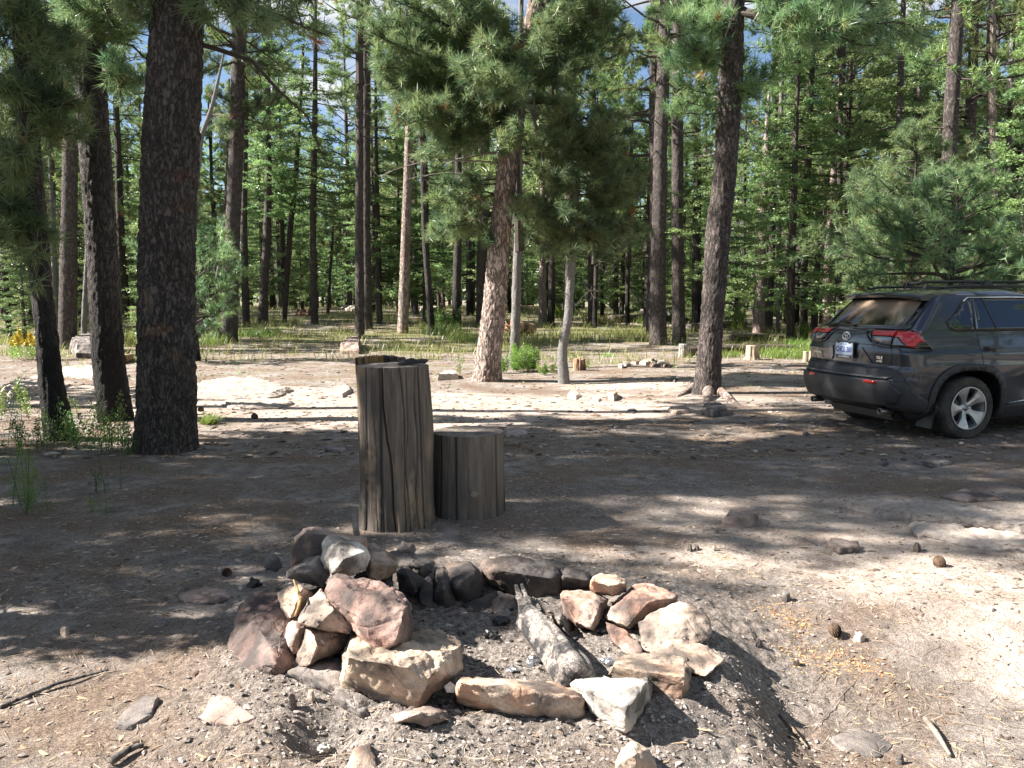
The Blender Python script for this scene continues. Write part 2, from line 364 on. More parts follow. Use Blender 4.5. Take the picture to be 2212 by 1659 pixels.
def traced_tree(trace, label, H=18, mat=None, crown=None, cz=None, cs=1.0, name='pine_tree', seg=14, step=.25, relief=0, flare=.25, roots=0, Y=None, group=None, rs=0, cat='tree', topr=.05, base=None, rz=None, down=.35):
    """trace: [(px, py, width_px) ...] from the foot upwards"""
    px, py, w = trace[0]; b = gp(px, py) if Y is None else pt(px, py, Y)
    if base is not None: b = Vector(base)
    root = empty(name, (b.x, b.y, b.z)); nodes = []
    for (qx, qy, qw) in trace:
        p = pt(qx, qy, b.y)-b; nodes.append((p, max(.03, qw/2/F*b.y*1.0)))
    nodes[0] = (Vector((0, 0, 0)), nodes[0][1])
    n0, n1 = nodes[-2], nodes[-1]; sl = (n1[0]-n0[0])/max(.1, (n1[0].z-n0[0].z))
    if H > nodes[-1][0].z+.5:
        for k in (.33, .66, 1.0):
            z = n1[0].z+(H-n1[0].z)*k; nodes.append((Vector((n1[0].x+sl.x*(z-n1[0].z)*.6, n1[0].y, z)), n1[1]*(1-k)+topr*k))
    nodes.insert(0, (Vector((-0.02*0, 0, -down)), nodes[0][1]*1.05))
    tr = link('trunk', bark_trunk(nodes, mat or M_BARK, seg, step, flare, relief, rs, roots), root)
    if crown:
        c = link('crown', CR[crown], root); z0 = cz if cz is not None else H-CH[crown]*cs
        c.location = axis_at(nodes, min(z0, H)); c.scale = (cs, cs, cs); c.rotation_euler = (0, 0, rz if rz is not None else (px*7.3) % 6.28)
        ax = axis_at(nodes, H)-axis_at(nodes, min(z0, H-.5))
        if H > z0+1 and ax.length > .1: c.rotation_mode = 'QUATERNION'; c.rotation_quaternion = ax.to_track_quat('Z', 'Y') @ Matrix.Rotation((px*7.3) % 6.28, 3, 'Z').to_quaternion()
    tag(root, label, cat, group)
    return root, nodes, b
# ------------------------------------------------------------------ ground
def gauss(x, y, cx, cyy, sx, sy): return np.exp(-(((x-cx)/sx)**2+((y-cyy)/sy)**2))
def zones(x, y):
    """pale sand, grass, ash: albedo of the ground itself"""
    n1 = fbm(x*.35+4, y*.8, 4, 41); n2 = fbm(x*1.3, y*2.6, 4, 43)
    pale = gauss(x, y, -2.6, 11.7, 4.2, 2.6)*1.1+gauss(x, y, -6.5, 14, 3.5, 2)*.9+gauss(x, y, 2.7, 15.2, 3.6, .8)*.9+gauss(x, y, 5.0, 16.4, 2.0, .7)
    pale = pale+gauss(x, y, 3.4, 5.2, 2.2, 1.8)*.95+gauss(x, y, 2.5, 3.6, 1.2, 1.3)*.8+gauss(x, y, 3.0, 12.5, 3.5, 1.8)*.45+gauss(x, y, -1.0, 2.5, .9, .4)*.35+gauss(x, y, 1.6, 6.6, 1.8, .9)*.35+gauss(x, y, 4, 8.5, 3, .7)*.3
    pale = sst(.42, .72, pale*.75+(n1-.5)*.9+(n2-.5)*.5)
    pale = np.where(y < 30, pale, pale*.5)
    n3 = fbm(x*.28+7, y*.42, 4, 47); grass = sst(19, 27, y+(n1-.5)*16)*sst(.40, .60, n2*.45+n3*.55)
    r = np.hypot((x-RC[0])/1.0, (y-RC[1])/.93)
    ash = sst(1.9, .7, r+(n2-.5)*.8)
    ash = np.maximum(ash, .75*gauss(x, y, .8, 6.6, 1.6, .8)*sst(.4, .6, n2))
    return pale, grass, ash
def axis_grid(segs):
    out = []
    for a, b, s in segs: out.append(np.arange(a, b, s))
    return np.concatenate(out)
def geo_out(a, b, s0, n): return a+(b-a)*(np.geomspace(1, 1+(b-a)/s0/n*6, n)-1)/((b-a)/s0/n*6)
gx = np.concatenate([-geo_out(6, 420, .12, 110)[::-1], np.arange(-5.98, -3.2, .06), np.arange(-3.2, 3.2, .015), np.arange(3.2, 7, .06), geo_out(7, 420, .12, 110)])
gy = np.concatenate([-geo_out(-1.4, 300, .3, 40)[::-1], np.arange(1.5, 2.2, .05), np.arange(2.2, 5.4, .0125), np.arange(5.4, 8, .04), np.arange(8, 16, .08), geo_out(16, 600, .12, 130)])
GX, GY = np.meshgrid(gx, gy, indexing='ij')
GZ = terrain(GX, GY)
V = np.stack([GX, GY, GZ], -1).reshape(-1, 3)
ni, nj = GX.shape; ii = np.arange(ni-1)[:, None]*nj; jj = np.arange(nj-1)[None, :]
Fq = np.stack([ii+jj, ii+nj+jj, ii+nj+jj+1, ii+jj+1], -1).reshape(-1, 4)
M_GROUND, t, p, o = newmat('ground_soil')
at = nd(t, 'ShaderNodeVertexColor', layer_name='zone'); sp = nd(t, 'ShaderNodeSeparateColor'); t.links.new(at.outputs[0], sp.inputs[0])
g = nd(t, 'ShaderNodeNewGeometry'); pos = g.outputs['Position']
n_f = noise_(t, pos, 38, 6, .68); n_m = noise_(t, pos, 5.5, 5, .6); n_l = noise_(t, pos, 1.1, 4)
litv = vecmap(t, pos, (1, 2.2, 1)); n_n = noise_(t, litv, 60, 3, .7, 1.5)
soil = ramp(t, n_m, [(.32, (.18, .155, .138)), (.5, (.30, .26, .232)), (.68, (.44, .39, .35))])
litter = ramp(t, n_n, [(.35, (.13, .093, .07)), (.55, (.28, .205, .155)), (.72, (.43, .335, .26))])
base = mix_(t, ramp(t, n_l, [(.42, (0, 0, 0)), (.60, (1, 1, 1))]), soil, litter)
paleC = ramp(t, n_m, [(.3, (.38, .30, .25)), (.5, (.52, .43, .365)), (.72, (.62, .54, .48))])
base = mix_(t, sp.outputs[0], base, paleC)
grC = ramp(t, n_n, [(.35, (.10, .10, .045)), (.55, (.21, .20, .09)), (.75, (.36, .31, .17))])
base = mix_(t, sp.outputs[1], base, grC)
ashC = ramp(t, n_f, [(.33, (.10, .088, .08)), (.52, (.26, .228, .205)), (.7, (.42, .38, .345))])
base = mix_(t, math_(t, 'MULTIPLY', sp.outputs[2], .85), base, ashC)
speck = ramp(t, noise_(t, pos, 150, 4, .75), [(.38, (.3, .3, .3)), (.48, (1, 1, 1)), (.66, (1.3, 1.3, 1.3))])
base = mix_(t, .8, base, speck, 'MULTIPLY')
base = mix_(t, .55, base, ramp(t, n_f, [(.35, (.55, .55, .55)), (.6, (1.15, 1.15, 1.15))]), 'MULTIPLY')
t.links.new(base, p.inputs['Base Color']); p.inputs['Roughness'].default_value = .95; p.inputs['Specular IOR Level'].default_value = .2
hb = math_(t, 'ADD', math_(t, 'MULTIPLY', n_f, .5), math_(t, 'ADD', math_(t, 'MULTIPLY', n_m, 1.0), math_(t, 'MULTIPLY', n_n, .35)))
bump(t, p, hb, .9, .035)
me = mesh_np('ground', V, [Fq], [M_GROUND], None, True)
ca = me.color_attributes.new('zone', 'FLOAT_COLOR', 'POINT')
za, zb, zc = zones(V[:, 0], V[:, 1])
ca.data.foreach_set('color', np.stack([za, zb, zc, np.ones(len(V))], -1).astype(np.float32).ravel())
tag(link('ground', me), kind='structure')

# ---- litter: needles, chips, pebbles (uncountable)
def scatter(rng, n, y0, y1, xs=.68, power=1.6):
    """more points near the camera, as ground points in a wide fan around the view"""
    u = rng.uniform(size=n); y = (y0**(1-power)+(y1**(1-power)-y0**(1-power))*u)**(1/(1-power))
    x = rng.uniform(-1, 1, n)*(y*xs+.8); return x, y
def needles(name, mat, n, y0, y1, L, w, seed, mask=None, power=1.6):
    rng = rag(seed); x, y = scatter(rng, n, y0, y1, power=power)
    if mask is not None: k = rng.uniform(size=n) < mask(x, y); x = x[k]; y = y[k]
    n = len(x); a = rng.uniform(0, math.pi*2, n); l = L*rng.uniform(.4, 1.2, n); W = w*rng.uniform(.7, 1.3, n)*np.maximum(1, y/4.5)
    z = terrain(x, y); dx = np.cos(a)*l/2; dy = np.sin(a)*l/2; bx = -np.sin(a)*W/2; by = np.cos(a)*W/2
    e = rng.uniform(.002, .014, n); e2 = rng.uniform(.001, .012, n); z1 = terrain(x-dx, y-dy); z2 = terrain(x+dx, y+dy); cu = rng.normal(size=n)*l*.08
    mx_, my_ = x-np.sin(a)*cu, y+np.cos(a)*cu; zm = np.maximum(terrain(mx_, my_), (z1+z2)/2)+.006
    Vv = np.stack([np.stack(c, -1) for c in [(x-dx-bx, y-dy-by, z1+e), (x-dx+bx, y-dy+by, z1+e+.001), (mx_+bx, my_+by, zm), (mx_-bx, my_-by, zm+.001), (x+dx+bx, y+dy+by, z2+e2), (x+dx-bx, y+dy-by, z2+e2)]], 1).reshape(-1, 3)
    k = np.arange(n)[:, None]*6
    Fq = np.concatenate([k+np.array([0, 1, 2, 3]), k+np.array([3, 2, 4, 5])])
    return tag(link(name, mesh_np(name, Vv, [Fq], [mat])), kind='stuff')
def pebbles(name, mat, n, y0, y1, s0, s1, seed, flat=.6, mask=None, power=1.7, long_=1.0, sink=.25):
    rng = rag(seed); x, y = scatter(rng, n, y0, y1, power=power)
    if mask is not None: k = rng.uniform(size=n) < mask(x, y); x = x[k]; y = y[k]
    n = len(x); s = s0*(s1/s0)**(rng.uniform(size=n)**2.2)
    dirs = unit(np.array([(1, 0, 0), (-1, 0, 0), (0, 1, 0), (0, -1, 0), (0, 0, 1), (0, 0, -1), (.7, .7, .5), (-.7, .7, .5), (.7, -.7, .5), (-.7, -.7, .5)], float))
    tri = np.array([(4, 6, 7), (4, 7, 9), (4, 9, 8), (4, 8, 6), (6, 0, 2), (6, 2, 7), (7, 2, 1), (7, 1, 9), (9, 1, 3), (9, 3, 8), (8, 3, 0), (8, 0, 6), (5, 2, 0), (5, 1, 2), (5, 3, 1), (5, 0, 3)])[:, ::1]
    Q = dirs[None]*rng.uniform(.6, 1.25, (n, 10, 1)); Q = Q*np.stack([s*long_*rng.uniform(.7, 1.6, n), s*rng.uniform(.6, 1, n), s*flat*rng.uniform(.6, 1.2, n)], -1)[:, None, :]
    a = rng.uniform(0, 6.28, n); c, sn = np.cos(a)[:, None], np.sin(a)[:, None]
    X = Q[..., 0]*c-Q[..., 1]*sn+x[:, None]; Y = Q[..., 0]*sn+Q[..., 1]*c+y[:, None]; Z = Q[..., 2]+(terrain(x, y)+s*flat*(.5-sink))[:, None]
    Vv = np.stack([X, Y, Z], -1).reshape(-1, 3); Ft = (np.arange(n)[:, None, None]*10+tri[None]).reshape(-1, 3)
    return tag(link(name, mesh_np(name, Vv, [Ft], [mat])), kind='stuff')
def varied(name, cs, rough=.85, sc=40):
    m, t, p, o = newmat(name); g = nd(t, 'ShaderNodeNewGeometry')
    k = len(cs); t.links.new(ramp(t, g.outputs['Random Per Island'], [((i)/(k-1), c) for i, c in enumerate(cs)]), p.inputs['Base Color'])
    p.inputs['Roughness'].default_value = rough; p.inputs['Specular IOR Level'].default_value = .25; return m
M_LIT = varied('dry_needle', [(.12, .085, .06), (.24, .175, .125), (.38, .30, .215), (.46, .39, .30), (.16, .12, .09)])
M_PEB = varied('pebble_stone', [(.10, .08, .07), (.22, .17, .145), (.33, .27, .23), (.42, .36, .31), (.14, .115, .10)])
M_CHIP = varied('bark_chip', [(.06, .04, .03), (.14, .09, .06), (.26, .18, .12), (.42, .32, .21), (.035, .028, .024)])
def nopit(x, y):
    r = np.hypot((x-RC[0]), (y-RC[1])/.93); return .12+.88*sst(.9, 1.9, r)
def litmask(x, y): return np.clip(.10+1.2*sst(.42, .66, fbm(x*.5, y*.6, 3, 77)), 0, 1)*nopit(x, y)*(.28+.72*sst(5.5, 8.5, y))*(1-.6*zones(x, y)[0])
needles('fallen_pine_needles', M_LIT, 52000, 2.3, 9, .11, .0021, 101, litmask, 1.9)
needles('fallen_pine_needles', M_LIT, 26000, 8, 24, .16, .003, 102, lambda x, y: litmask(x, y)*(1-zones(x, y)[0]*.7), 1.3)
pebbles('gravel', M_PEB, 30000, 2.3, 11, .002, .014, 103, .6, lambda x, y: .25+sst(.4, .6, fbm(x*1.4, y*1.4, 3, 67)))
pebbles('gravel', M_PEB, 5000, 8, 26, .012, .05, 104, .5, None, 1.2)
pebbles('bark_chips', M_CHIP, 16000, 2.3, 12, .002, .011, 105, .3, lambda x, y: nopit(x, y)*(.25+sst(.45, .65, fbm(x*1.1, y*1.1, 3, 66))), 1.8, 2.2, .15)
pebbles('bark_chips', M_CHIP, 3500, 8, 24, .012, .045, 106, .35, None, 1.3, 1.6, .1)
pebbles('litter_flakes', varied('pale_flake', [(.08, .06, .045), (.30, .24, .19), (.48, .41, .34), (.16, .12, .09), (.38, .30, .22)]), 26000, 4.2, 14, .003, .020, 115, .22, lambda x, y: .2+.8*sst(.40, .62, fbm(x*.9+5, y*.9, 3, 68)), 1.2, 1.6, .1)
def orange_mask(x, y):
    m_ = 0
    for q in ((1690, 1328, .10), (1725, 1345, .08), (1560, 1205, .07), (1770, 1420, .16), (1860, 1440, .10), (1720, 1360, .05)):
        b_ = gp(q[0], q[1]); m_ = m_+gauss(x, y, b_.x, b_.y, q[2], q[2]*.7)
    return np.clip(m_, 0, 1)
pebbles('orange_bark_crumbs', varied('orange_bark', [(.50, .24, .10), (.58, .36, .17), (.40, .18, .09), (.55, .44, .24)]), 90000, 3.3, 5.4, .002, .008, 116, .4, orange_mask, 1.2, 1.8, .1)
M_CHAR = varied('charcoal_bit', [(.012, .012, .013), (.03, .03, .032), (.22, .20, .19), (.02, .02, .02), (.4, .38, .36)], .7)
pebbles('charcoal_bits', M_CHAR, 6000, 2.3, 5.2, .003, .016, 107, .7, lambda x, y: sst(1.6, .5, np.hypot(x-RC[0], y-RC[1])), 1.2)
pebbles('clods', varied('ash_clod', [(.18, .155, .14), (.28, .245, .22), (.38, .34, .31)]), 26000, 2.3, 4.2, .002, .011, 108, .8, lambda x, y: sst(1.5, .9, np.hypot(x-RC[0], y-RC[1]))*(y < 3.6), 1.01)
# ------------------------------------------------------------------ traced trees
M_BARKS = bark_mat('scarred_pine_bark', (.045, .037, .032), (.12, .10, .088), (.014, .012, .010), 4.6, .9)
def add_scars_dapples(m, b, spots_, amt=.75):
    t = m.node_tree; p = [n for n in t.nodes if n.type == 'BSDF_PRINCIPLED'][0]; cur = p.inputs['Base Color'].links[0].from_socket
    tcn = nd(t, 'ShaderNodeTexCoord'); ob = tcn.outputs['Object']; n_ = noise_(t, ob, 14, 4)
    for (px, py, sx, sz, c_) in spots_:
        q = pt(px, py, b.y-.28)-b; sb = nd(t, 'ShaderNodeVectorMath', operation='SUBTRACT'); t.links.new(ob, sb.inputs[0]); sb.inputs[1].default_value = (q.x, -.28, q.z)
        mu = nd(t, 'ShaderNodeVectorMath', operation='MULTIPLY'); t.links.new(sb.outputs[0], mu.inputs[0]); mu.inputs[1].default_value = (1/sx, 3.0, 1/sz)
        ln = nd(t, 'ShaderNodeVectorMath', operation='LENGTH'); t.links.new(mu.outputs[0], ln.inputs[0])
        r_ = nd(t, 'ShaderNodeMapRange'); t.links.new(math_(t, 'ADD', ln.outputs['Value'], math_(t, 'MULTIPLY', n_, 2.6)), r_.inputs[0])
        for k_, v_ in ((1, 1.7), (2, 2.4), (3, amt), (4, 0)): r_.inputs[k_].default_value = v_
        cur = mix_(t, r_.outputs[0], cur, c_)
    t.links.new(cur, p.inputs['Base Color'])
add_scars_dapples(M_BARKS, gp(357, 972), [(395, 378, .16, .09, (.14, .075, .055)), (392, 440, .14, .11, (.13, .075, .055)), (318, 650, .07, .14, (.20, .145, .11)), (335, 717, .16, .07, (.24, .14, .085)), (372, 770, .07, .12, (.16, .115, .08)), (395, 800, .11, .13, (.12, .075, .058)), (398, 855, .05, .04, (.18, .14, .09))])
# (trace from foot up: px, py, width_px), label, height, material, crown, crown base height, crown scale
NEAR = dict(seg=88, step=.035, relief=.022)
MID = dict(seg=34, step=.09, relief=.02)
TREES = [
 ([(135, 948, 66), (112, 850, 52), (105, 760, 46), (92, 650, 42), (79, 494, 43), (68, 333, 38), (43, 0, 40)], 'dark leaning pine trunk, leftmost and nearest the left edge', 15, M_BARKD, 'pb', 7.0, 1.0, dict(seg=60, step=.05, relief=.016, flare=.15)),
 ([(146, 754, 38), (147, 640, 36), (149, 494, 33), (155, 167, 27)], 'straight grey pine trunk standing between the two dark leaning trunks at left', 19, M_BARK, 'pb', 10.5, 1.0, MID),
 ([(252, 907, 70), (235, 794, 66), (222, 560, 62), (199, 233, 61), (191, 0, 62)], 'dark pine trunk directly left of the thick foreground trunk, lit along its left edge', 17, M_BARKD, 'pa', 6.5, .9, dict(seg=80, step=.04, relief=.02, flare=.18)),
 ([(357, 972, 132), (360, 900, 124), (360, 794, 119), (360, 560, 114), (370, 300, 113), (385, 0, 103)], 'thickest foreground pine trunk with cracked dark bark and orange scars', 19, M_BARKS, 'pa', 6.5, 1.2, dict(seg=150, step=.022, relief=.03, flare=.16)),
 ([(493, 739, 40), (497, 640, 34), (503, 494, 31), (513, 250, 30), (518, 0, 28)], 'brown pine trunk beside the pale fallen log at left', 20, M_BARK, 'pb', 8.6, 1.1, MID),
 ([(532, 702, 16), (529, 600, 15), (527, 494, 14), (530, 200, 12)], 'slim dark trunk just right of the brown pine by the pale log', 16, M_BARK, 'pc', 8, .9, MID),
 ([(568, 702, 21), (571, 600, 19), (577, 520, 18), (580, 380, 14)], 'slim dark pine with a dense round crown, left of the grass hill', 12, M_BARK, 'fb', 4.6, .9, MID),
 ([(614, 697, 11), (620, 600, 12), (627, 494, 12), (640, 380, 9)], 'thin slanting pine between two firs on the left grass', 12, M_BARK, 'fb', 5.2, .8, MID),
 ([(680, 700, 16), (677, 600, 14), (676, 494, 13), (681, 250, 10)], 'tall fir with bare lower trunk on the left grass', 15, M_BARK, 'fa', 4.8, .95, MID),
 ([(708, 678, 8), (712, 600, 7), (717, 540, 6)], 'short crooked sapling on the grass hill', 6, M_BARK, 'sa', 3.0, .8, MID),
 ([(458, 690, 11), (466, 620, 11), (480, 544, 9), (488, 440, 8)], 'thin leaning pole trunk behind the pale fallen log', 11, M_BARKG, 'pc', 5.0, .6, MID),
 ([(777, 732, 21), (777, 600, 19), (776, 494, 18), (778, 0, 13)], 'left stem of the tall twin pines in the middle left', 22, M_BARK, 'pd', 9.0, .8, MID),
 ([(795, 710, 20), (793, 600, 19), (791, 494, 18), (791, 0, 17)], 'right stem of the tall twin pines in the middle left', 23, M_BARK, 'pb', 12.5, 1.0, MID),
 ([(817, 652, 20), (814, 560, 18), (811, 494, 17), (817, 300, 13)], 'dark pine close behind the twin pines', 18, M_BARK, 'pd', 8.2, .9, MID),
 ([(870, 720, 24), (874, 600, 22), (877, 494, 20), (884, 283, 17)], 'single straight pine lit on its left side, right of the twin pines', 19, M_BARKR, 'pb', 9.2, 1.0, MID),
 ([(933, 724, 15), (926, 620, 14), (918, 520, 13), (914, 380, 12)], 'thin dark trunk leaning left on the central grass', 16, M_BARKD, 'pc', 7, .9, MID),
 ([(936, 640, 11), (937, 500, 9)], 'thin far trunk behind the left leaning dark one', 15, M_BARK, 'pc', 6, .9, {}),
 ([(986, 713, 20), (987, 600, 18), (990, 494, 16), (990, 350, 14)], 'dark charred pine above the green shrubs left of the red barked pine', 17, M_BARKD, 'pd', 7.5, .8, MID),
 ([(1016, 681, 17), (1014, 560, 14), (1011, 470, 12)], 'dark trunk behind the charred pine, left of the red barked pine', 16, M_BARKD, 'pc', 7, 1, MID),
 ([(1040, 702, 24), (1040, 600, 22), (1043, 494, 21), (1047, 350, 20)], 'shaded pine trunk half hidden behind the red barked pine', 18, M_BARK, 'pb', 8, 1, MID),
 ([(1110, 795, 23), (1113, 720, 20), (1116, 600, 19), (1119, 527, 18), (1121, 420, 14)], 'pale grey young trunk right of the red barked pine', 8.5, M_BARKG, 'sa', 3.2, 1.15, MID),
 ([(1173, 697, 20), (1172, 620, 15), (1172, 560, 12)], 'pale split trunk behind the crooked young pine', 14, M_BARKR, 'pc', 7, .9, MID),
 ([(1190, 705, 16), (1192, 620, 15), (1192, 500, 13)], 'dark trunk touching the pale split trunk in the centre', 15, M_BARKD, 'pd', 7, .7, MID),
 ([(1422, 745, 38), (1421, 640, 33), (1423, 494, 31), (1427, 300, 29), (1433, 150, 27)], 'left trunk of the straight pair in the middle right', 20, M_BARK, 'pb', 8.0, 1.1, MID),
 ([(1467, 742, 30), (1465, 640, 27), (1464, 494, 26), (1463, 200, 23)], 'right trunk of the straight pair in the middle right', 20, M_BARK, 'pb', 8.8, 1.0, MID),
 ([(1505, 707, 22), (1505, 600, 20), (1505, 494, 19)], 'shaded trunk between the straight pair and the big right pine', 17, M_BARKD, 'pd', 8, .8, MID),
 ([(1527, 850, 62), (1531, 790, 52), (1537, 694, 49), (1545, 600, 50), (1551, 494, 53), (1564, 400, 48), (1577, 200, 50), (1586, 0, 43)], 'large pine with flared roots left of the grey car', 18, M_BARK, None, 7, 1.1, dict(seg=96, step=.045, relief=.022, flare=.42, roots=.5)),
 ([(1638, 719, 26), (1643, 600, 21), (1646, 494, 19), (1655, 333, 15)], 'pale sunlit trunk with a broken top behind the cut stump', 9.6, M_BARKR, None, 7, 1, MID),
 ([(1661, 712, 15), (1667, 560, 13), (1672, 350, 14), (1678, 60, 11)], 'tall thin pine just right of the broken topped trunk', 20, M_BARK, 'pb', 11, .9, MID),
 ([(1680, 718, 8), (1682, 560, 9), (1684, 400, 11)], 'slim light trunk two to the right of the broken topped one', 16, M_BARKG, 'pc', 7, .9, MID),
 ([(1718, 740, 10), (1703, 650, 9), (1704, 540, 9), (1710, 450, 8)], 'thin crooked pole trunk left of the car', 9, M_BARKD, 'fb', 4.2, .6, MID),
 ([(1736, 737, 19), (1737, 620, 15), (1739, 494, 14), (1748, 300, 12)], 'dark straight trunk nearest the car bumper', 15, M_BARKD, 'fa', 4.5, .9, MID),
 ([(1786, 730, 20), (1787, 620, 18), (1791, 494, 15), (1800, 400, 14)], 'reddish lit trunk rising behind the car tail lamp', 17, M_BARKR, 'pd', 6.6, .8, MID),
 ([(2036, 775, 36), (2045, 600, 30), (2047, 450, 27), (2053, 267, 30), (2065, 83, 27)], 'dark pine trunk above the car roof with a lit foot', 18, M_BARK, 'pb', 6.8, 1.0, MID),
 ([(2146, 745, 24), (2146, 600, 21), (2144, 420, 20), (2141, 180, 17)], 'pale sunlit trunk above the roof rail at far right', 17, M_BARKR, 'pd', 8.6, .8, MID),
 ([(2172, 725, 12), (2176, 500, 11), (2183, 180, 11)], 'thin grey pole trunk right of the pale sunlit one', 15, M_BARKG, 'pc', 8, .8, MID),
 ([(1812, 735, 13), (1813, 500, 12), (1816, 200, 9)], 'thin dark trunk in front of the blue gap above the car', 19, M_BARK, 'pb', 10, .8, MID),
 ([(268, 690, 18), (262, 560, 17), (255, 330, 14)], 'dark trunk between the two thickest left trunks', 17, M_BARK, 'pd', 7, .9, MID),
 ([(180, 748, 12), (184, 640, 11), (188, 560, 9)], 'thin grey trunk beside the flat boulder at left', 9, M_BARKG, 'pc', 4, .6, MID),
 ([(122, 716, 13), (117, 560, 12), (112, 400, 11)], 'slim trunk behind the leftmost leaning pine', 13, M_BARKG, 'pd', 5.4, .7, MID),
]
INFO = {}
for i, (tr_, lab, H, mat, crn, cz, cs, kw) in enumerate(TREES):
    INFO[i] = traced_tree(tr_, lab, H, mat, crn, cz, cs, rs=i*1.7, **kw)

# ------------------------------------------------------------------ the thicket behind, tree by tree
rng = rag(50)
trunk_far = {}
for k, (mat, h, r) in {'pa': (M_BARK, 15, .17), 'pb': (M_BARKD, 15, .15), 'pc': (M_BARKD, 10, .11), 'pd': (M_BARK, 17, .17), 'fa': (M_BARK, 12.5, .14), 'fb': (M_BARKD, 9, .10), 'sa': (M_BARKG, 4, .05)}.items():
    nn = [(Vector((math.sin(z*.5)*.06, math.cos(z*.4)*.05, z)), r*(1-.75*z/h)) for z in np.linspace(-.3, h, 8)]
    trunk_far[k] = (bark_trunk(nn, mat, 12, .4, .3, 0), h)
def far_tree(kind, x, y, s, label, group, cat='tree', name=None):
    tm, h = trunk_far[kind]; root = empty(name or ('fir_tree' if kind[0] == 'f' else 'pine_tree'), (x, y, tz(x, y)), rng.uniform(0, 6.28))
    root.scale = (s, s, s*rng.uniform(.92, 1.1)); link('trunk', tm, root)
    c = link('crown', CR[kind], root); c.location = (0, 0, h-CH[kind]*(1.0))
    return tag(root, label, cat, group)
taken = [(v[2].x, v[2].y) for v in INFO.values()]
def free(x, y, d):
    return all((x-a)**2+(y-b)**2 > d*d for a, b in taken)
spots = []
for (n, y0, y1, d, half) in ((40, 27, 38, 1.8, .66), (76, 38, 56, 2.0, .66), (80, 56, 85, 2.3, .68)):
    c = 0; tr = 0
    while c < n and tr < 9000:
        tr += 1; y = rng.uniform(y0, y1); x = rng.uniform(-half, half)*y
        pxx = 1106+1789*x/y
        if y < 36 and 560 < pxx < 960: continue
        if y < 34 and 1120 < pxx < 1400: continue
        if not free(x, y, d): continue
        if any(v[2].y > y+1 and v[2].y < 60 and abs(x-v[2].x*y/v[2].y) < (1.7 if y < 40 else .9) for v in INFO.values()): continue
        taken.append((x, y)); spots.append((x, y)); c += 1
LM = [(-400, 'left edge'), (79, 'leaning leftmost trunk'), (222, 'second dark trunk'), (360, 'thickest trunk'), (497, 'brown pine'), (600, 'slanting pine'), (676, 'tall fir'), (784, 'twin pines'), (874, 'single straight pine'), (990, 'charred pine'), (1078, 'red barked pine'), (1160, 'pale split trunk'), (1240, 'crooked young pine'), (1423, 'straight pair'), (1545, 'large pine'), (1646, 'broken topped trunk'), (1738, 'dark bumper trunk'), (1900, 'car roof middle'), (2047, 'trunk above car'), (2900, 'right edge')]
ORD = ['first', 'second', 'third', 'fourth', 'fifth', 'sixth', 'seventh', 'eighth', 'ninth', 'tenth']
where_ = {}; cells_ = {}
for i, (x, y) in enumerate(spots):
    if y < 56:
        pxx = 1106+1789*x/y; c = max(k for k in range(len(LM)-1) if LM[k][0] <= max(pxx, -399)); cells_.setdefault((0 if y < 38 else 1, c), []).append((pxx, i))
for (row, c), v in cells_.items():
    for n_, (pxx, i) in enumerate(sorted(v)): where_[(row, i)] = ('in front' if row == 0 else 'further back')+', '+(ORD[n_]+' from left' if len(v) > 1 else 'alone')+' between '+LM[c][1]+' and '+LM[c+1][1]
for i, (x, y) in enumerate(spots):
    pxx = 1106+1789*x/y; right = pxx > 1150
    if y < 38: kind = rng.choice(['pc', 'fb', 'pc', 'pd', 'fa']) 
    elif right: kind = rng.choice(['pc', 'fa', 'pa', 'fb', 'pd', 'pc'])
    else: kind = rng.choice(['fa', 'pc', 'pb', 'fb', 'pd', 'fa'])
    s = rng.uniform(.8, 1.25)
    if y < 56:
        row = 0 if y < 38 else 1; grp = ('trees at the front of the thicket', 'trees in the middle of the thicket')[row]
        lab = ('fir' if kind[0] == 'f' else 'pine')+' '+where_[(row, i)]
    else: lab, grp = ('fir' if kind[0] == 'f' else 'pine')+' far back in the thicket, showing only slivers of trunk and green', 'trees far back in the thicket'
    far_tree(kind, x, y, s, lab, grp)
# young growth and saplings before and between the trees
yg = 0; cells2 = {}
cand = []
for k in range(4000):
    if yg >= 64: break
    y = rng.uniform(24, 60); x = rng.uniform(-.62, .62)*y; pxx = 1106+1789*x/y
    if 540 < pxx < 980 and y < 52: continue
    if 1100 < pxx < 1420 and y < 34: continue
    if not free(x, y, 1.6): continue
    if any(v[2].y > y+1 and abs(x-v[2].x*y/v[2].y) < .9 for v in INFO.values()): continue
    taken.append((x, y)); cand.append((x, y)); yg += 1
for (x, y) in cand:
    pxx = 1106+1789*x/y; c = max(k for k in range(len(LM)-1) if LM[k][0] <= max(pxx, -399)); cells2.setdefault(c, []).append((pxx, x, y))
small_tm = bark_trunk([(Vector((0, 0, z)), .05*(1-.8*z/4)) for z in np.linspace(-.3, 4, 5)], M_BARKG, 8, .5, .2, 0)
for c, v in cells2.items():
    for n_, (pxx, x, y) in enumerate(sorted(v)):
        kind = ['sa', 'fb', 'sa'][n_ % 3] if (n_+c) % 2 else 'fb'; s = rng.uniform(.7, 1.25)*(1 if kind == 'sa' else .55)
        root = empty('sapling', (x, y, tz(x, y)), rng.uniform(0, 6.28)); link('trunk', small_tm, root).scale = (s, s, s)
        cc = link('crown', CR[kind], root); cc.location = (0, 0, .35); cc.scale = (s, s, s)
        tag(root, ('bushy pine' if kind == 'sa' else 'young fir')+' sapling, '+(ORD[n_]+' from left' if len(v) > 1 else 'alone')+' between '+LM[c][1]+' and '+LM[c+1][1], 'tree', 'saplings in the undergrowth')
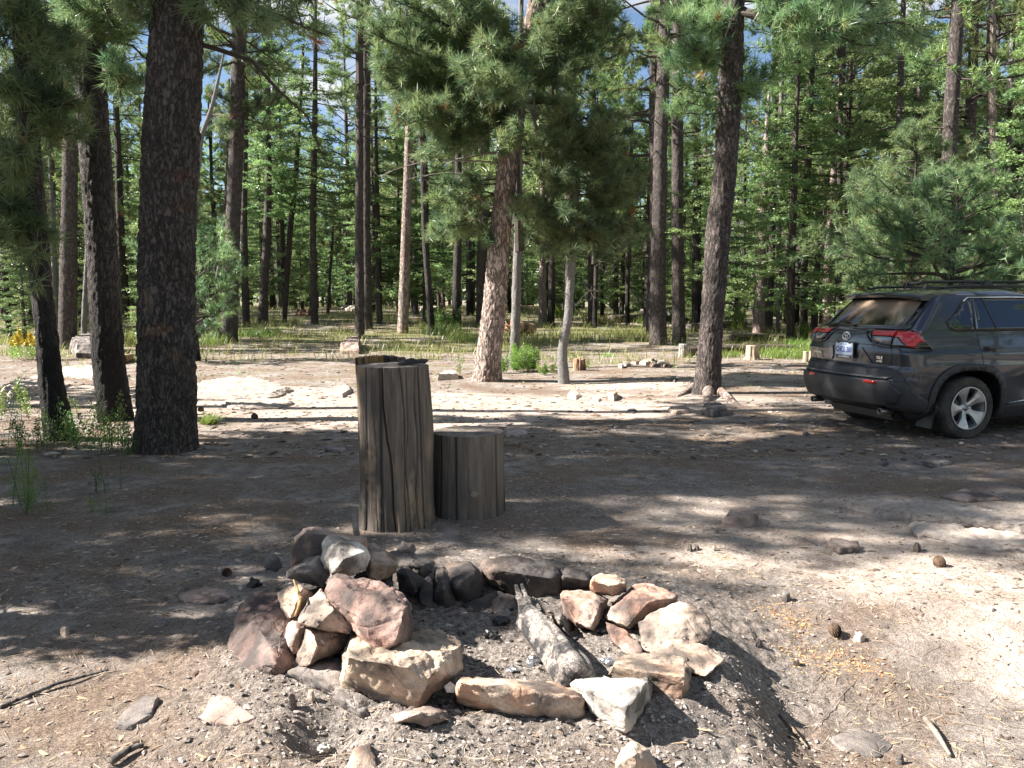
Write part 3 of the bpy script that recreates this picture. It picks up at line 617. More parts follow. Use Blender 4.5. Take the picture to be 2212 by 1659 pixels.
# ------------------------------------------------------------------ boughs traced for the nearer pines
def bough(g, a, b, r0, rng, twigs=14, dens=1.0, P=None, A=None, sag=.0, kink=.10, tw=.9, f0=.25, npt=9, m=0, tl=.42):
    a = np.array(tuple(a)); b = np.array(tuple(b)); L = np.linalg.norm(b-a); pts = []
    off = np.zeros(3)
    for i in range(npt+1):
        f = i/npt; off = off*.8+rng.normal(size=3)*kink*L/npt*(0 if i in (0,) else 1)
        pts.append(a*(1-f)+b*f+off+np.array([0, 0, -sag*L*4*f*(1-f)]))
    pts = np.array(pts); dirs = unit(np.gradient(pts, axis=0))
    V, Fq = tube([(pts[i], r0*(1-.8*i/npt)) for i in range(npt+1)], 6); g.addq(V, Fq, m)
    for k in range(twigs):
        u = f0+(1-f0)*(k+rng.uniform())/twigs; j = min(npt-1, int(u*npt)); fr = u*npt-j; p = pts[j]*(1-fr)+pts[j+1]*fr
        td = unit(dirs[j]*tw+rng.normal(size=3)*.75+np.array([0, 0, .2])); l = tl*rng.uniform(.5, 1.3)*(1.15-.5*u)*max(.6, min(1.4, L/2))
        tp, tdir = limb(g, p, td, l, .009, rng, up=.25, seg=4, npt=4, m=m)
        if P is None: continue
        q = max(1, int(round(dens*l/.10)))
        for s in range(q):
            v = max(.12, 1-s/q*.85); jj = min(3, int(v*4)); ff = v*4-jj
            P.append(tp[jj]*(1-ff)+tp[jj+1]*ff+rng.normal(size=3)*.045); A.append(tdir[jj]+rng.normal(size=3)*.4)
        if rng.uniform() < .8:   # side twiglets
            tp2, td2 = limb(g, tp[2], unit(tdir[2]+rng.normal(size=3)*.8), l*.6, .006, rng, up=.2, seg=3, npt=3, m=m)
            for s in range(max(1, int(dens*2))): P.append(tp2[3-s % 2]); A.append(td2[-1]+rng.normal(size=3)*.3)
def bough_crown(root, b, specs, seed, mat=None, deads=(), n=26, L=.20, w=.012, deadfrac=.006, dens=1.0, wood=None, spread=.52):
    """specs: (px0,py0,px1,py1, dY of the tip, twigs, radius) in pixels at the tree's own distance"""
    rg = rag(seed); g = Geo(); P = []; A = []
    for (x0, y0, x1, y1, dy, tw, r) in specs:
        a = pt(x0, y0, b.y)-b; e = pt(x1, y1, b.y+dy)-b
        bough(g, a, e, r, rg, tw, dens, P, A, sag=rg.uniform(-.03, .08))
    for (x0, y0, x1, y1, dy, r) in deads:
        a = pt(x0, y0, b.y)-b; e = pt(x1, y1, b.y+dy)-b
        bough(g, a, e, r, rg, 9, 1, None, None, sag=-.06, m=3, tl=.3)
    P = np.array(P); A = np.array(A); d = rg.uniform(size=len(P)) < deadfrac
    tufts(g, P[~d], A[~d], rg, n=n, L=L, w=w, spread=spread, m=1); tufts(g, P[d], A[d], rg, n=n, L=L, w=w, spread=spread, m=2)
    c = link('crown', g.mesh('crown', [wood or M_TWIG, mat or M_NEEDN, M_DEADN, M_DEADW]), root); return c
def fan(rg, x0, y0, x1, y1, n, jx, jy, dy, tw=14, r=.03):
    return [(x0+rg.normal()*4, y0+rg.normal()*12, x1+rg.uniform(-jx, jx), y1+rg.uniform(-jy, jy), rg.uniform(-abs(dy), abs(dy)), tw, r) for _ in range(n)]
# the red barked pine in the centre
tr_c = [(1052, 822, 66), (1053, 790, 56), (1060, 730, 53), (1068, 660, 51), (1078, 527, 46), (1092, 400, 44), (1114, 217, 48), (1140, 100, 42), (1162, 0, 36)]
rC, nC, bC = traced_tree(tr_c, 'red barked ponderosa in the centre with big drooping green boughs', 12, M_BARKR, None, seg=120, step=.03, relief=.024, flare=.28, roots=.15, rs=5)
rg = rag(200); S = []
S += fan(rg, 1120, 150, 850, 40, 8, 45, 50, 1.2, 20, .045)
S += fan(rg, 1112, 190, 845, 150, 9, 34, 45, 1.3, 20, .045)
S += fan(rg, 1108, 220, 875, 240, 9, 50, 40, 1.3, 17, .04)
S += fan(rg, 1104, 250, 940, 300, 7, 50, 30, 1.1, 13, .03)
S += fan(rg, 1135, 110, 940, -40, 9, 70, 50, 1.5, 18, .045)
S += fan(rg, 1120, 160, 1040, 100, 7, 50, 60, 1.6, 14, .03)
S += fan(rg, 1120, 200, 1040, 200, 4, 50, 60, -1.9, 14, .03)
S += [(1125+rg.normal()*4, 160+rg.normal()*30, 1110+rg.normal()*50, 130+rg.normal()*60, -rg.uniform(1.2, 2.2), 14, .03) for _ in range(7)]
S += [(1100, 300, 1100+rg.normal()*45, 300+rg.normal()*25, -rg.uniform(.6, 1.3), 7, .015) for _ in range(4)]
S += fan(rg, 1140, 120, 1270, -20, 5, 60, 40, 1.4, 16, .045)
S += fan(rg, 1128, 170, 1330, 100, 4, 50, 40, 1.3, 15, .05)
S += fan(rg, 1122, 190, 1250, 200, 2, 50, 50, 1.3, 13, .035)
S += fan(rg, 1150, 60, 1350, 20, 4, 50, 50, 1.3, 16, .04)
S += fan(rg, 1160, 0, 1180, -260, 14, 230, 120, 1.9, 18, .04)
S += fan(rg, 1080, 400, 960, 410, 5, 40, 30, .5, 9, .018)
S += fan(rg, 1074, 455, 960, 490, 6, 35, 22, .5, 10, .018)
S += fan(rg, 1085, 440, 1160, 450, 2, 20, 30, .6, 8, .015)
S += fan(rg, 1076, 500, 1060, 520, 2, 12, 12, .5, 5, .01)
D_ = [(1085, 330, 960, 355, .5, .03), (1082, 355, 830, 378, -.3, .022), (1080, 380, 880, 395, .2, .015), (1105, 215, 1000, 345, -.4, .045), (1130, 180, 1165, 330, .3, .05), (1150, 200, 1172, 360, -.2, .03), (1095, 330, 1150, 320, .2, .04),
      (1078, 470, 1020, 420, -.3, .012), (1074, 480, 1000, 455, -.3, .01), (1120, 215, 1190, 290, .2, .03), (1125, 140, 1210, 200, -.5, .03), (1068, 505, 1020, 470, -.5, .012)]
bough_crown(rC, bC, S, 201, deads=D_, dens=1.05)
# crooked young pine with the dark crown
tr_y = [(1219, 822, 26), (1214, 780, 22), (1215, 744, 20), (1228, 690, 19), (1230, 640, 18), (1236, 560, 16), (1240, 527, 14), (1246, 430, 11), (1255, 250, 5)]
rY, nY, bY = traced_tree(tr_y, 'crooked young pine with a dark bushy crown, right of the pale grey trunk', 5.2, M_BARKG, None, seg=40, step=.05, relief=.008, flare=.12, rs=9, topr=.015, Y=15.5)
rg = rag(210); S = []
for k in range(58):
    f = rg.uniform(); y0 = 545-f*290; s = rg.choice([-1, 1]); reach = (140-90*max(0, f-.5)*2*.9)*rg.uniform(.4, 1.0)
    S.append((1240+f*14, y0, 1250+s*reach+20*(s > 0), y0-rg.uniform(-25, 40), rg.uniform(-1.0, 1.0), 7, .012))
for k in range(22):
    f = rg.uniform(); y0 = 540-f*250; S.append((1240+f*14, y0, 1244+f*12+rg.uniform(-45, 45), y0-rg.uniform(-15, 30), -rg.uniform(.3, 1.0), 6, .01))
bough_crown(rY, bY, S, 211, n=28, dens=1.0)
# big pine by the car: boughs
rP, nP, bP = INFO[26]
rg = rag(220); S = []
S += fan(rg, 1585, 40, 1450, 20, 6, 70, 60, 1.2, 14, .035)
S += fan(rg, 1580, 120, 1430, 130, 5, 50, 50, 1.0, 12, .03)
S += fan(rg, 1576, 170, 1640, 170, 4, 60, 40, 1.0, 11, .03)
S += fan(rg, 1570, 220, 1490, 215, 3, 60, 30, .8, 9, .02)
S += fan(rg, 1588, 20, 1780, 30, 5, 70, 40, 1.5, 15, .04)
S += fan(rg, 1590, -40, 1930, 60, 5, 80, 50, 1.2, 15, .045)
S += fan(rg, 1595, -150, 1600, -300, 14, 260, 90, 2.2, 16, .045)
D_ = [(1575, 210, 1460, 220, .3, .03), (1570, 250, 1640, 330, -.2, .025), (1572, 240, 1650, 290, .4, .02), (1560, 330, 1500, 345, .3, .012), (1590, 25, 1700, 90, -.3, .03), (1590, 30, 1560, 100, -.5, .03)]
bough_crown(rP, bP, S, 221, deads=D_, dens=.9)
# low dark boughs of the three near trunks at left and the thick one
for idx, seed, fans, dd in (
    (0, 230, [(60, 60, 20, 40, 7, 60, 60, .8), (66, 200, 10, 230, 6, 40, 70, .7), (72, 330, 10, 380, 6, 40, 60, .7), (80, 440, 5, 500, 5, 25, 50, .6), (60, 100, 140, 110, 6, 40, 70, .8), (70, 280, 140, 260, 5, 40, 60, .7), (85, 420, 60, 560, 2, 20, 20, .5)], [(80, 400, 130, 470, .3, .012), (78, 390, 0, 370, .2, .014)]),
    (2, 240, [(195, 40, 260, 30, 6, 60, 60, .9), (198, 140, 290, 150, 5, 40, 50, .8), (192, 60, 120, 60, 4, 50, 60, .8), (200, 230, 150, 220, 3, 40, 50, .7)], [(200, 200, 290, 130, -.3, .02), (205, 280, 170, 275, -.2, .008)]),
    (3, 250, [(380, -60, 560, 20, 4, 60, 40, .9), (385, -80, 660, 30, 4, 60, 50, 1.0), (380, -60, 300, 10, 3, 40, 30, .8), (385, -200, 400, -330, 12, 260, 120, 2.0)], [(338, 55, 270, 20, -.2, .035)]),
):
    r_, n_, b_ = INFO[idx]; rg = rag(seed); S = []
    for (x0, y0, x1, y1, n, jx, jy, dy) in fans: S += fan(rg, x0, y0, x1, y1, n, jx, jy, dy, 9, .02)
    old = [c for c in r_.children if c.name.startswith('crown')]
    c = bough_crown(r_, b_, S, seed+1, deads=dd, dens=.9)
    for o_ in old: o_.name = 'upper_crown'
# medium trees with traced boughs reaching into the picture: brown pine by the pale log
r_, n_, b_ = INFO[4]; rg = rag(260); S = []
S += fan(rg, 515, 250, 590, 250, 5, 60, 60, 1.5, 12, .03); S += fan(rg, 512, 250, 450, 250, 4, 30, 60, 1.5, 12, .03)
S += fan(rg, 518, 120, 600, 130, 6, 80, 60, 2, 14, .04); S += fan(rg, 516, 120, 450, 100, 4, 40, 60, 2, 14, .04)
bough_crown(r_, b_, S, 261, deads=[(512, 260, 425, 250, .5, .06), (510, 275, 560, 290, .5, .03)], n=30, L=.2, w=.012, dens=.9)
# leaning dead pole between the thick trunk and the brown pine
p0, _, _ = traced_tree([(424, 700, 14), (420, 560, 13), (422, 420, 13), (432, 300, 12), (456, 240, 9)], 'bent dead grey pole beside the thickest trunk', 6.6, M_BARKG, None, seg=16, step=.2, Y=21, name='dead_tree', topr=.02)

# bushy pines behind the car roof
def bush_pine(x, y, H, Rm, seed, label, nl=60, z0=.5, mat=None, name='pine_tree', tl_=None):
    rg = rag(seed); root = empty(name, (x, y, tz(x, y)))
    nn = [(Vector((math.sin(z*1.1+seed)*.05, math.cos(z*.9)*.05, z)), .085*(1-.85*z/H)) for z in np.linspace(-.2, H, 7)]
    link('trunk', bark_trunk(nn, M_BARKD, 12, .2, .3, 0), root)
    link('crown', pine_crown('crown', H, Rm, z0, nl, rg, 'near', 1.0, .1, mat, deadlow=3, stem=False, twigs=8, tL=.19), root)
    return tag(root, label, 'tree', 'bushy young pines')
bush_pine(8.6, 16.4, 3.9, 2.1, 300, 'bushy young pine with bright needles right above the car roof', 64, .9)
bush_pine(11.4, 15.2, 4.2, 2.2, 301, 'bushy young pine at the right edge behind the car', 60, .9)
bush_pine(9.8, 20.5, 5.6, 2.3, 302, 'taller bushy pine behind the bright one over the car roof', 60, .8)
bush_pine(-10.6, 13.2, 4.2, 2.1, 303, 'bushy pine at the far left edge, branches reaching over pale slabs', 60, .5)
bush_pine(-7.9, 20.6, 4.0, 1.6, 304, 'young green pine left of the boulder behind the leaning trunk', 44, .3)
far_tree('fa', 11.6, 25.5, 1.0, 'broad fir with pale new shoots above the car roof', 'firs behind the car')
far_tree('fa', 9.2, 27.5, .9, 'dark fir left of the broad fir behind the car', 'firs behind the car')
far_tree('fb', 14.0, 23.0, 1.0, 'small fir right of the broad fir behind the car', 'firs behind the car')
far_tree('fa', 6.6, 26.5, .8, 'slim fir left of the reddish trunk behind the car', 'firs behind the car')
# ------------------------------------------------------------------ pines beyond the edge of the view (they cast the shade)
def off_tree(kind, x, y, s, cz, label, wide=1.0):
    root = empty('pine_tree', (x, y, tz(x, y)), (x*3.1) % 6.28)
    H = cz+CH[kind]*s; nn = [(Vector((0, 0, z)), .2*(1-.7*max(0, z)/H)) for z in np.linspace(-.3, H, 7)]
    link('trunk', bark_trunk(nn, M_BARK, 14, .3, .3, 0), root)
    c = link('crown', CR[kind], root); c.location = (0, 0, cz); c.scale = (s*wide, s*wide, s)
    return tag(root, label, 'tree', 'pines outside the left edge')
off_tree('pa', -9.0, 6.9, 1.1, 2.6, 'pine just outside the left edge, shading the two log stumps')
off_tree('pa', -8.9, 7.9, 1.0, 2.6, 'pine just outside the left edge, behind the first one', .8)
off_tree('pd', -12.6, 6.6, 1.15, 3.0, 'tall pine further outside the left edge')
off_tree('pa', -14.5, 7.4, 1.1, 4.0, 'tall pine outside the left edge, farthest but one', .9)
off_tree('pa', -18.5, 6.7, 1.2, 4.0, 'tall pine outside the left edge, farthest of them', .85)
off_tree('pc', -7.3, 7.0, .8, 1.9, 'small pine outside the left edge, nearest the thick trunk', .9)
off_tree('pa', -10.6, 8.3, 1.0, 6.3, 'slender pine outside the left edge', .75)
off_tree('pa', -11.0, 11.6, .9, 11.0, 'very tall bare trunked pine outside the left edge')
off_tree('sa', -4.5, 3.9, 1.0, .35, 'small bushy pine outside the left edge near the viewer')
off_tree('sa', -5.6, 4.9, 1.15, .35, 'second small bushy pine outside the left edge')
for k, (x, y) in enumerate([(14, 5), (18, 1.5), (13, -2), (-9, -5), (-4, -9), (3, -11), (9, -8), (-16, -1), (21, 9), (17, 12.5), (16, 2.5), (20, -2), (24, 3), (13, 1), (26, -6), (28, 7)]):
    far_tree(['pc', 'pa', 'fa', 'pd'][k % 4], x, y, 1.1, ['pine beyond the right edge beside the car front', 'tall pine beyond the right edge', 'fir beyond the right edge', 'pine behind the viewer on the left', 'bushy pine behind the viewer', 'pine straight behind the viewer', 'fir behind the viewer on the right', 'pine far outside the left edge', 'bushy pine far beyond the right edge', 'tall pine beyond the car front', 'pine outside at right, before the fir', 'pine far behind at right', 'pine far outside at right', 'fir outside at right near the viewer', 'pine farthest behind at right', 'pine farthest outside at right'][k], 'trees around the clearing out of view')
# ------------------------------------------------------------------ far-off wood, one mass
g = Geo(); rg = rag(400); P = []; A = []
for k in range(420):
    y = rg.uniform(82, 120); x = rg.uniform(-.78, .78)*y; h = rg.uniform(9, 19); z0 = tz(x, y)
    V_, F_ = tube([((x, y, z0-.3), .2), ((x+rg.normal()*.3, y, z0+h), .05)], 5); g.addq(V_, F_, 0)
    m_ = 130; f = rg.uniform(size=m_)**.8; r_ = 2.8*(1-f)*np.sqrt(rg.uniform(size=m_))+.2; a_ = rg.uniform(0, 6.28, m_)
    P.append(np.stack([x+r_*np.cos(a_), y+r_*np.sin(a_), z0+.6+(h-.4)*f], -1)); A.append(np.stack([np.cos(a_), np.sin(a_), np.full(m_, .2)], -1))
P = np.concatenate(P); A = np.concatenate(A)
sprays(g, P, A, rg, n=5, L=.9, w=.28)
tag(link('distant_wood', g.mesh('distant_wood', [M_BARKD, M_FIR])), kind='stuff')
# ------------------------------------------------------------------ stones
def stone_mat(name, c1, c2, c3=None, soot=0.0, sc=4.0, strata=0.25, dust=0.0):
    m, t, p, o = newmat(name); tcn = nd(t, 'ShaderNodeTexCoord'); ob = tcn.outputs['Object']; oi = nd(t, 'ShaderNodeObjectInfo')
    ad = nd(t, 'ShaderNodeVectorMath', operation='ADD'); t.links.new(ob, ad.inputs[0])
    cmb = nd(t, 'ShaderNodeCombineXYZ'); t.links.new(math_(t, 'MULTIPLY', oi.outputs['Random'], 37.0), cmb.inputs[0]); t.links.new(cmb.outputs[0], ad.inputs[1]); v = ad.outputs[0]
    base = mix_(t, ramp(t, noise_(t, v, sc, 5, .6), [(.35, (0, 0, 0)), (.65, (1, 1, 1))]), c1, c2)
    if c3: base = mix_(t, ramp(t, noise_(t, v, sc*.7, 3), [(.55, (0, 0, 0)), (.63, (1, 1, 1))]), base, c3)
    fine = noise_(t, v, 90, 5, .7); mid = noise_(t, v, 22, 5, .6)
    base = mix_(t, .6, base, ramp(t, fine, [(.3, (.6, .6, .6)), (.55, (1.05, 1.05, 1.05))]), 'MULTIPLY')
    base = mix_(t, .5, base, ramp(t, mid, [(.36, (.45, .43, .42)), (.52, (1.08, 1.08, 1.08))]), 'MULTIPLY')
    if soot: base = mix_(t, math_(t, 'MULTIPLY', ramp(t, noise_(t, v, 5.5, 4), [(.46-soot*.18, (0, 0, 0)), (.62-soot*.12, (1, 1, 1))]), .85), base, (.045, .04, .04))
    t.links.new(base, p.inputs['Base Color']); p.inputs['Roughness'].default_value = .9; p.inputs['Specular IOR Level'].default_value = .25
    wv = nd(t, 'ShaderNodeTexNoise', Scale=10.0, Detail=3.0); t.links.new(vecmap(t, v, (.5, .5, 5)), wv.inputs['Vector'])
    cr_ = nd(t, 'ShaderNodeTexVoronoi', Scale=3.0, feature='DISTANCE_TO_EDGE'); t.links.new(v, cr_.inputs['Vector'])
    ck = ramp(t, cr_.outputs['Distance'], [(0, (0, 0, 0)), (.02, (1, 1, 1))])
    h = math_(t, 'ADD', math_(t, 'MULTIPLY', fine, .35), math_(t, 'ADD', mid, math_(t, 'ADD', math_(t, 'MULTIPLY', wv.outputs['Fac'], strata*2), math_(t, 'MULTIPLY', ck, .25))))
    bump(t, p, h, .8, .012); return m
S_PINK = stone_mat('pink_sandstone', (.38, .28, .235), (.53, .41, .34), (.45, .27, .205), .25)
S_TAN = stone_mat('tan_sandstone', (.38, .29, .235), (.55, .44, .36), (.46, .34, .26), .18)
S_ORA = stone_mat('orange_sandstone', (.44, .33, .26), (.60, .48, .38), (.52, .33, .23), .15, 5)
S_YEL = stone_mat('yellow_sandstone', (.52, .39, .285), (.63, .505, .395), (.45, .29, .21), .12, 5)
S_RED = stone_mat('red_sandstone', (.34, .21, .175), (.44, .32, .27), (.24, .19, .175), .4, 4)
S_GREY = stone_mat('grey_sandstone', (.22, .19, .175), (.36, .32, .29), None, .35)
S_DARK = stone_mat('sooty_sandstone', (.10, .088, .082), (.19, .165, .15), (.23, .17, .14), .5)
S_WHITE = stone_mat('white_sandstone', (.58, .53, .47), (.74, .70, .64), (.40, .36, .32), .08, 6)
S_PALE = stone_mat('pale_slab_stone', (.34, .285, .245), (.46, .395, .345), None, 0, 3)
def Ax(x, y): return (466.3+x*.27282, 1106.0+y*.27282)
def Bx(x, y): return (960.1+x*.29761, 1152.1+y*.29761)
def finish_stone(bm, amp=.012, res=.02, bev=.012, seed=0, strata=0.0):
    amp *= .75; bev = bev*.45 if bev < .02 else bev*.7
    bmesh.ops.dissolve_limit(bm, angle_limit=R(4), verts=bm.verts, edges=bm.edges)
    try: bmesh.ops.bevel(bm, geom=bm.edges[:], offset=bev, segments=2, profile=.6, affect='EDGES', clamp_overlap=True)
    except Exception: pass
    bmesh.ops.triangulate(bm, faces=bm.faces)
    for _ in range(6):
        es = [e for e in bm.edges if e.calc_length() > res]
        if not es or len(bm.verts) > 9000: break
        bmesh.ops.subdivide_edges(bm, edges=es, cuts=1); bmesh.ops.triangulate(bm, faces=bm.faces)
    bm.normal_update(); off = Vector((seed*3.7, seed*1.3, seed*.7)); mv = []
    for v in bm.verts:
        c = v.co+off
        a = mn.fractal(c*8, .9, 2.0, 4)*amp*.8+mn.fractal(c*36, .8, 2.0, 3)*amp*.6
        d = mn.voronoi(c*7)[0]; a += (min(.35, d[1]-d[0])-.2)*amp*2.2; d = mn.voronoi(c*19)[0]; a += (min(.3, d[1]-d[0])-.2)*amp*.5
        if strata: a += math.sin((c.z+.1*c.x+mn.noise(c*4)*.02)*150)*strata
        mv.append(v.normal*a)
    for v, m_ in zip(bm.verts, mv): v.co += m_
    for f in bm.faces: f.smooth = True
N_ST = [0]
def hull_stone(pts, label, mat, cat='rock', group='stones of the fire ring', name='rock', amp=.012, res=.02, bev=.012, strata=0):
    c = sum((Vector(p) for p in pts), Vector())/len(pts); bm = bmesh.new()
    zmin = min(p[2] for p in pts); c.z = zmin
    for p_ in pts: bm.verts.new(Vector(p_)-c)
    r_ = bmesh.ops.convex_hull(bm, input=bm.verts)
    bmesh.ops.delete(bm, geom=list({e for e in r_['geom_interior']+r_['geom_unused'] if isinstance(e, bmesh.types.BMVert)}), context='VERTS')
    N_ST[0] += 1; finish_stone(bm, amp, res, bev, N_ST[0], strata)
    me = bpy.data.meshes.new(name); bm.to_mesh(me); bm.free(); me.materials.append(mat)
    o = link(name, me); o.location = c; return tag(o, label, cat, group)
def rock(cv, outline, Y0, tilt, ridge, thick, label, mat, **kw):
    ys = [q[1] for q in outline]; a, b = min(ys), max(ys); pts = []
    cx = sum(q[0] for q in outline)/len(outline); cyy = sum(ys)/len(ys)
    for q in outline:
        f = (b-q[1])/max(1e-6, b-a); Y = Y0+tilt*f+(q[2] if len(q) > 2 else 0)+.03
        pts.append(pt(*cv(q[0], q[1]), Y)); pts.append(pt(*cv(cx+(q[0]-cx)*.88, cyy+(q[1]-cyy)*.88+ (b-a)*.04), Y+thick))
    for q in ridge: pts.append(pt(*cv(q[0], q[1]), Y0+q[2]))
    return hull_stone(pts, label, mat, **kw)
ID = lambda x, y: (x, y)
# left part of the ring, the heap
rock(Ax, [(490, 590), (250, 670), (180, 740), (140, 850), (95, 1130), (120, 1270), (330, 1400), (450, 1370), (560, 1270), (720, 1150), (720, 700), (600, 585)], 3.2, .62, [(330, 900, .2), (480, 1200, -.06), (540, 1270, -.03), (200, 1000, .3)], .12, 'huge tilted red slab at the left end of the fire ring, half covered with dirt', S_RED, amp=.014)
rock(Ax, [(560, 1270), (700, 1190), (1000, 1140), (1060, 1300), (1200, 1450), (1310, 1657), (1180, 1657), (880, 1480), (700, 1300)], 2.86, .34, [(800, 1330, .16), (1100, 1560, .03)], .07, 'smooth grey leaning slab below the yellow broken block', S_GREY, bev=.02)
rock(Ax, [(600, 700), (850, 560), (1250, 500), (1400, 700), (1300, 1100), (1000, 1130), (700, 1100)], 3.38, .45, [], .18, 'dark rock at the core of the heap', S_DARK)
rock(Ax, [(1120, 480), (1400, 440), (1420, 640), (1300, 760), (1000, 640)], 3.75, .2, [], .15, 'dark rock inside the heap behind the red slab', S_DARK)
rock(Ax, [(630, 195), (695, 130), (780, 122), (950, 165), (1200, 203), (1190, 300), (1130, 400), (900, 420), (745, 370), (590, 430), (583, 380)], 3.88, .16, [(745, 180, .0), (745, 360, -.04), (1190, 225, .05)], .14, 'flat topped block at the very top of the heap with a black front', S_PINK)
rock(Ax, [(835, 240), (890, 185), (960, 178), (1080, 225), (1190, 290), (1225, 350), (1200, 430), (1100, 500), (1000, 520), (930, 490), (870, 440), (840, 370)], 3.60, .16, [(1185, 315, .04), (1010, 372, -.06), (975, 420, -.07), (930, 485, -.02)], .12, 'bright white rock sitting on top of the heap', S_WHITE)
rock(Ax, [(550, 480), (590, 430), (740, 365), (850, 340), (910, 490), (850, 605), (740, 550), (560, 512)], 3.58, .18, [(700, 470, .02)], .12, 'grey angular rock under the white rock', S_GREY)
rock(Ax, [(490, 640), (560, 580), (650, 545), (780, 640), (720, 740), (640, 835), (580, 850), (520, 740)], 3.36, .2, [(690, 600, .02), (640, 720, -.02)], .12, 'tan rock with a pale wood splinter lying against it', S_TAN)
rock(Ax, [(650, 845), (740, 690), (830, 608), (880, 660), (950, 740), (1060, 830), (1095, 900), (1060, 965), (900, 948), (790, 925), (665, 890)], 3.18, .2, [(940, 770, .02), (790, 915, -.04), (660, 880, -.02)], .12, 'brown wedge shaped rock left of the red slab', S_TAN)
rock(Ax, [(550, 1000), (570, 880), (620, 830), (720, 870), (730, 960), (640, 1110), (600, 1128), (555, 1090)], 3.27, .13, [(640, 960, .0)], .1, 'small pinkish rock tucked under the wedge', S_PINK)
rock(Ax, [(630, 1180), (720, 920), (780, 930), (880, 965), (1060, 955), (1010, 1080), (870, 1150), (740, 1225), (650, 1230)], 3.14, .14, [(770, 950, .03), (800, 1060, -.04), (740, 1215, -.03)], .12, 'tan rock with a bright left face under the wedge', S_TAN)
rock(Ax, [(845, 640), (920, 495), (1100, 540), (1180, 528), (1380, 590), (1510, 680), (1555, 720), (1562, 900), (1500, 1060), (1380, 1110), (1280, 1145), (1170, 1010), (1095, 900), (1000, 730)], 3.05, .36, [(1080, 620, .18), (1500, 760, .10), (1420, 1030, -.02), (1200, 900, .02)], .14, 'big red rounded slab leaning on the heap', S_RED, amp=.016)
rock(Ax, [(1000, 1130), (1060, 1000), (1090, 900), (1480, 1080), (1790, 950), (1950, 1035), (1962, 1110), (1950, 1250), (1700, 1440), (1620, 1540), (1560, 1552), (1360, 1440), (1200, 1450), (1010, 1375)], 2.9, .42, [(1040, 1150, .02), (1300, 1190, -.02), (1500, 1230, -.01), (1690, 1320, .0), (1900, 1080, .22), (1600, 1500, .0)], .08, 'broken block with a rough yellow front, largest in the front left', S_YEL, amp=.018, strata=.0012)
rock(Ax, [(1190, 250), (1260, 250), (1380, 330), (1440, 410), (1420, 480), (1300, 560), (1200, 600)], 3.82, .25, [(1225, 405, -.03), (1430, 425, .02)], .12, 'rock with a pale top right behind the white rock', S_TAN)
rock(Ax, [(1350, 330), (1480, 285), (1590, 335), (1730, 400), (1720, 470), (1630, 512), (1560, 480), (1420, 410)], 4.2, .22, [(1600, 430, -.03)], .1, 'flat grey slab at the back of the ring beside the heap', S_GREY)
rock(Ax, [(1440, 310), (1480, 235), (1560, 250), (1590, 300), (1545, 362), (1450, 350)], 4.38, .08, [(1500, 310, -.02)], .09, 'small dark rounded rock on the flat grey slab', S_DARK)
rock(Ax, [(1430, 480), (1500, 428), (1590, 475), (1650, 540), (1590, 645), (1450, 640)], 4.0, .16, [(1520, 500, -.02)], .12, 'sooty rock in the shade at the back left of the pit', S_DARK)
rock(Ax, [(1620, 540), (1700, 505), (1725, 600), (1712, 772), (1620, 720)], 4.0, .13, [], .12, 'narrow black stone between two sooty rocks', S_DARK)
rock(Ax, [(1730, 460), (1800, 418), (1890, 520), (1905, 720), (1810, 775), (1712, 700)], 4.02, .26, [(1800, 600, -.02)], .12, 'sooty stone left of the round topped one', S_DARK)
rock(Ax, [(1790, 430), (1900, 385), (2000, 383), (2080, 430), (2122, 560), (2100, 700), (2000, 732), (1900, 700), (1880, 560)], 4.06, .28, [(1900, 590, -.04), (2060, 470, .06)], .12, 'round topped sooty boulder at the back of the ring', S_DARK, bev=.03)
rock(Bx, [(250, 215), (300, 180), (480, 155), (640, 180), (780, 210), (862, 280), (850, 400), (820, 470), (680, 480), (500, 440), (330, 385), (285, 350)], 4.16, .22, [(350, 260, .02), (600, 300, -.03), (820, 330, .0)], .14, 'largest dark boulder, lying across the back of the ring', S_DARK, bev=.03)
rock(Bx, [(838, 330), (880, 245), (1000, 258), (1068, 315), (1065, 400), (960, 415), (843, 405)], 4.2, .12, [(860, 310, -.02), (1040, 345, -.02)], .12, 'small sooty block right of the large dark boulder', S_DARK)
rock(Bx, [(1056, 345), (1075, 315), (1130, 288), (1250, 300), (1322, 340), (1328, 420), (1215, 455), (1100, 432), (1058, 400)], 3.88, .14, [(1065, 340, -.01), (1200, 385, -.04), (1315, 360, -.01)], .1, 'small pinkish block on top of two stones at the back', S_ORA)
rock(Bx, [(832, 440), (860, 418), (1070, 420), (1195, 478), (1165, 560), (1085, 708), (960, 682), (870, 590)], 3.7, .26, [(840, 470, .12), (1150, 500, .12), (1060, 690, -.03), (950, 640, .0)], .1, 'smooth brown pointed stone under the small pinkish block', S_PINK)
rock(Bx, [(1158, 612), (1290, 440), (1380, 368), (1480, 355), (1590, 398), (1690, 450), (1685, 495), (1480, 600), (1400, 645), (1345, 692), (1280, 672)], 3.7, .27, [(1330, 490, .04), (1660, 470, .12), (1330, 680, -.02), (1480, 500, .02)], .1, 'pointed rock with a flat pale top and a burnt front, right side of the ring', S_PINK)
rock(Bx, [(1405, 650), (1500, 570), (1600, 512), (1700, 490), (1810, 530), (1910, 612), (1958, 700), (1920, 795), (1800, 805), (1600, 800), (1480, 870), (1420, 830)], 3.34, .32, [(1500, 700, .13), (1800, 640, .16)], .07, 'big oval flat stone at the right end of the ring', S_TAN, bev=.03)
rock(Bx, [(1480, 850), (1600, 768), (1780, 772), (1890, 812), (2037, 915), (1890, 1042), (1780, 990), (1500, 900)], 3.08, .27, [], .05, 'pale thin slab with a pointed right corner', S_ORA)
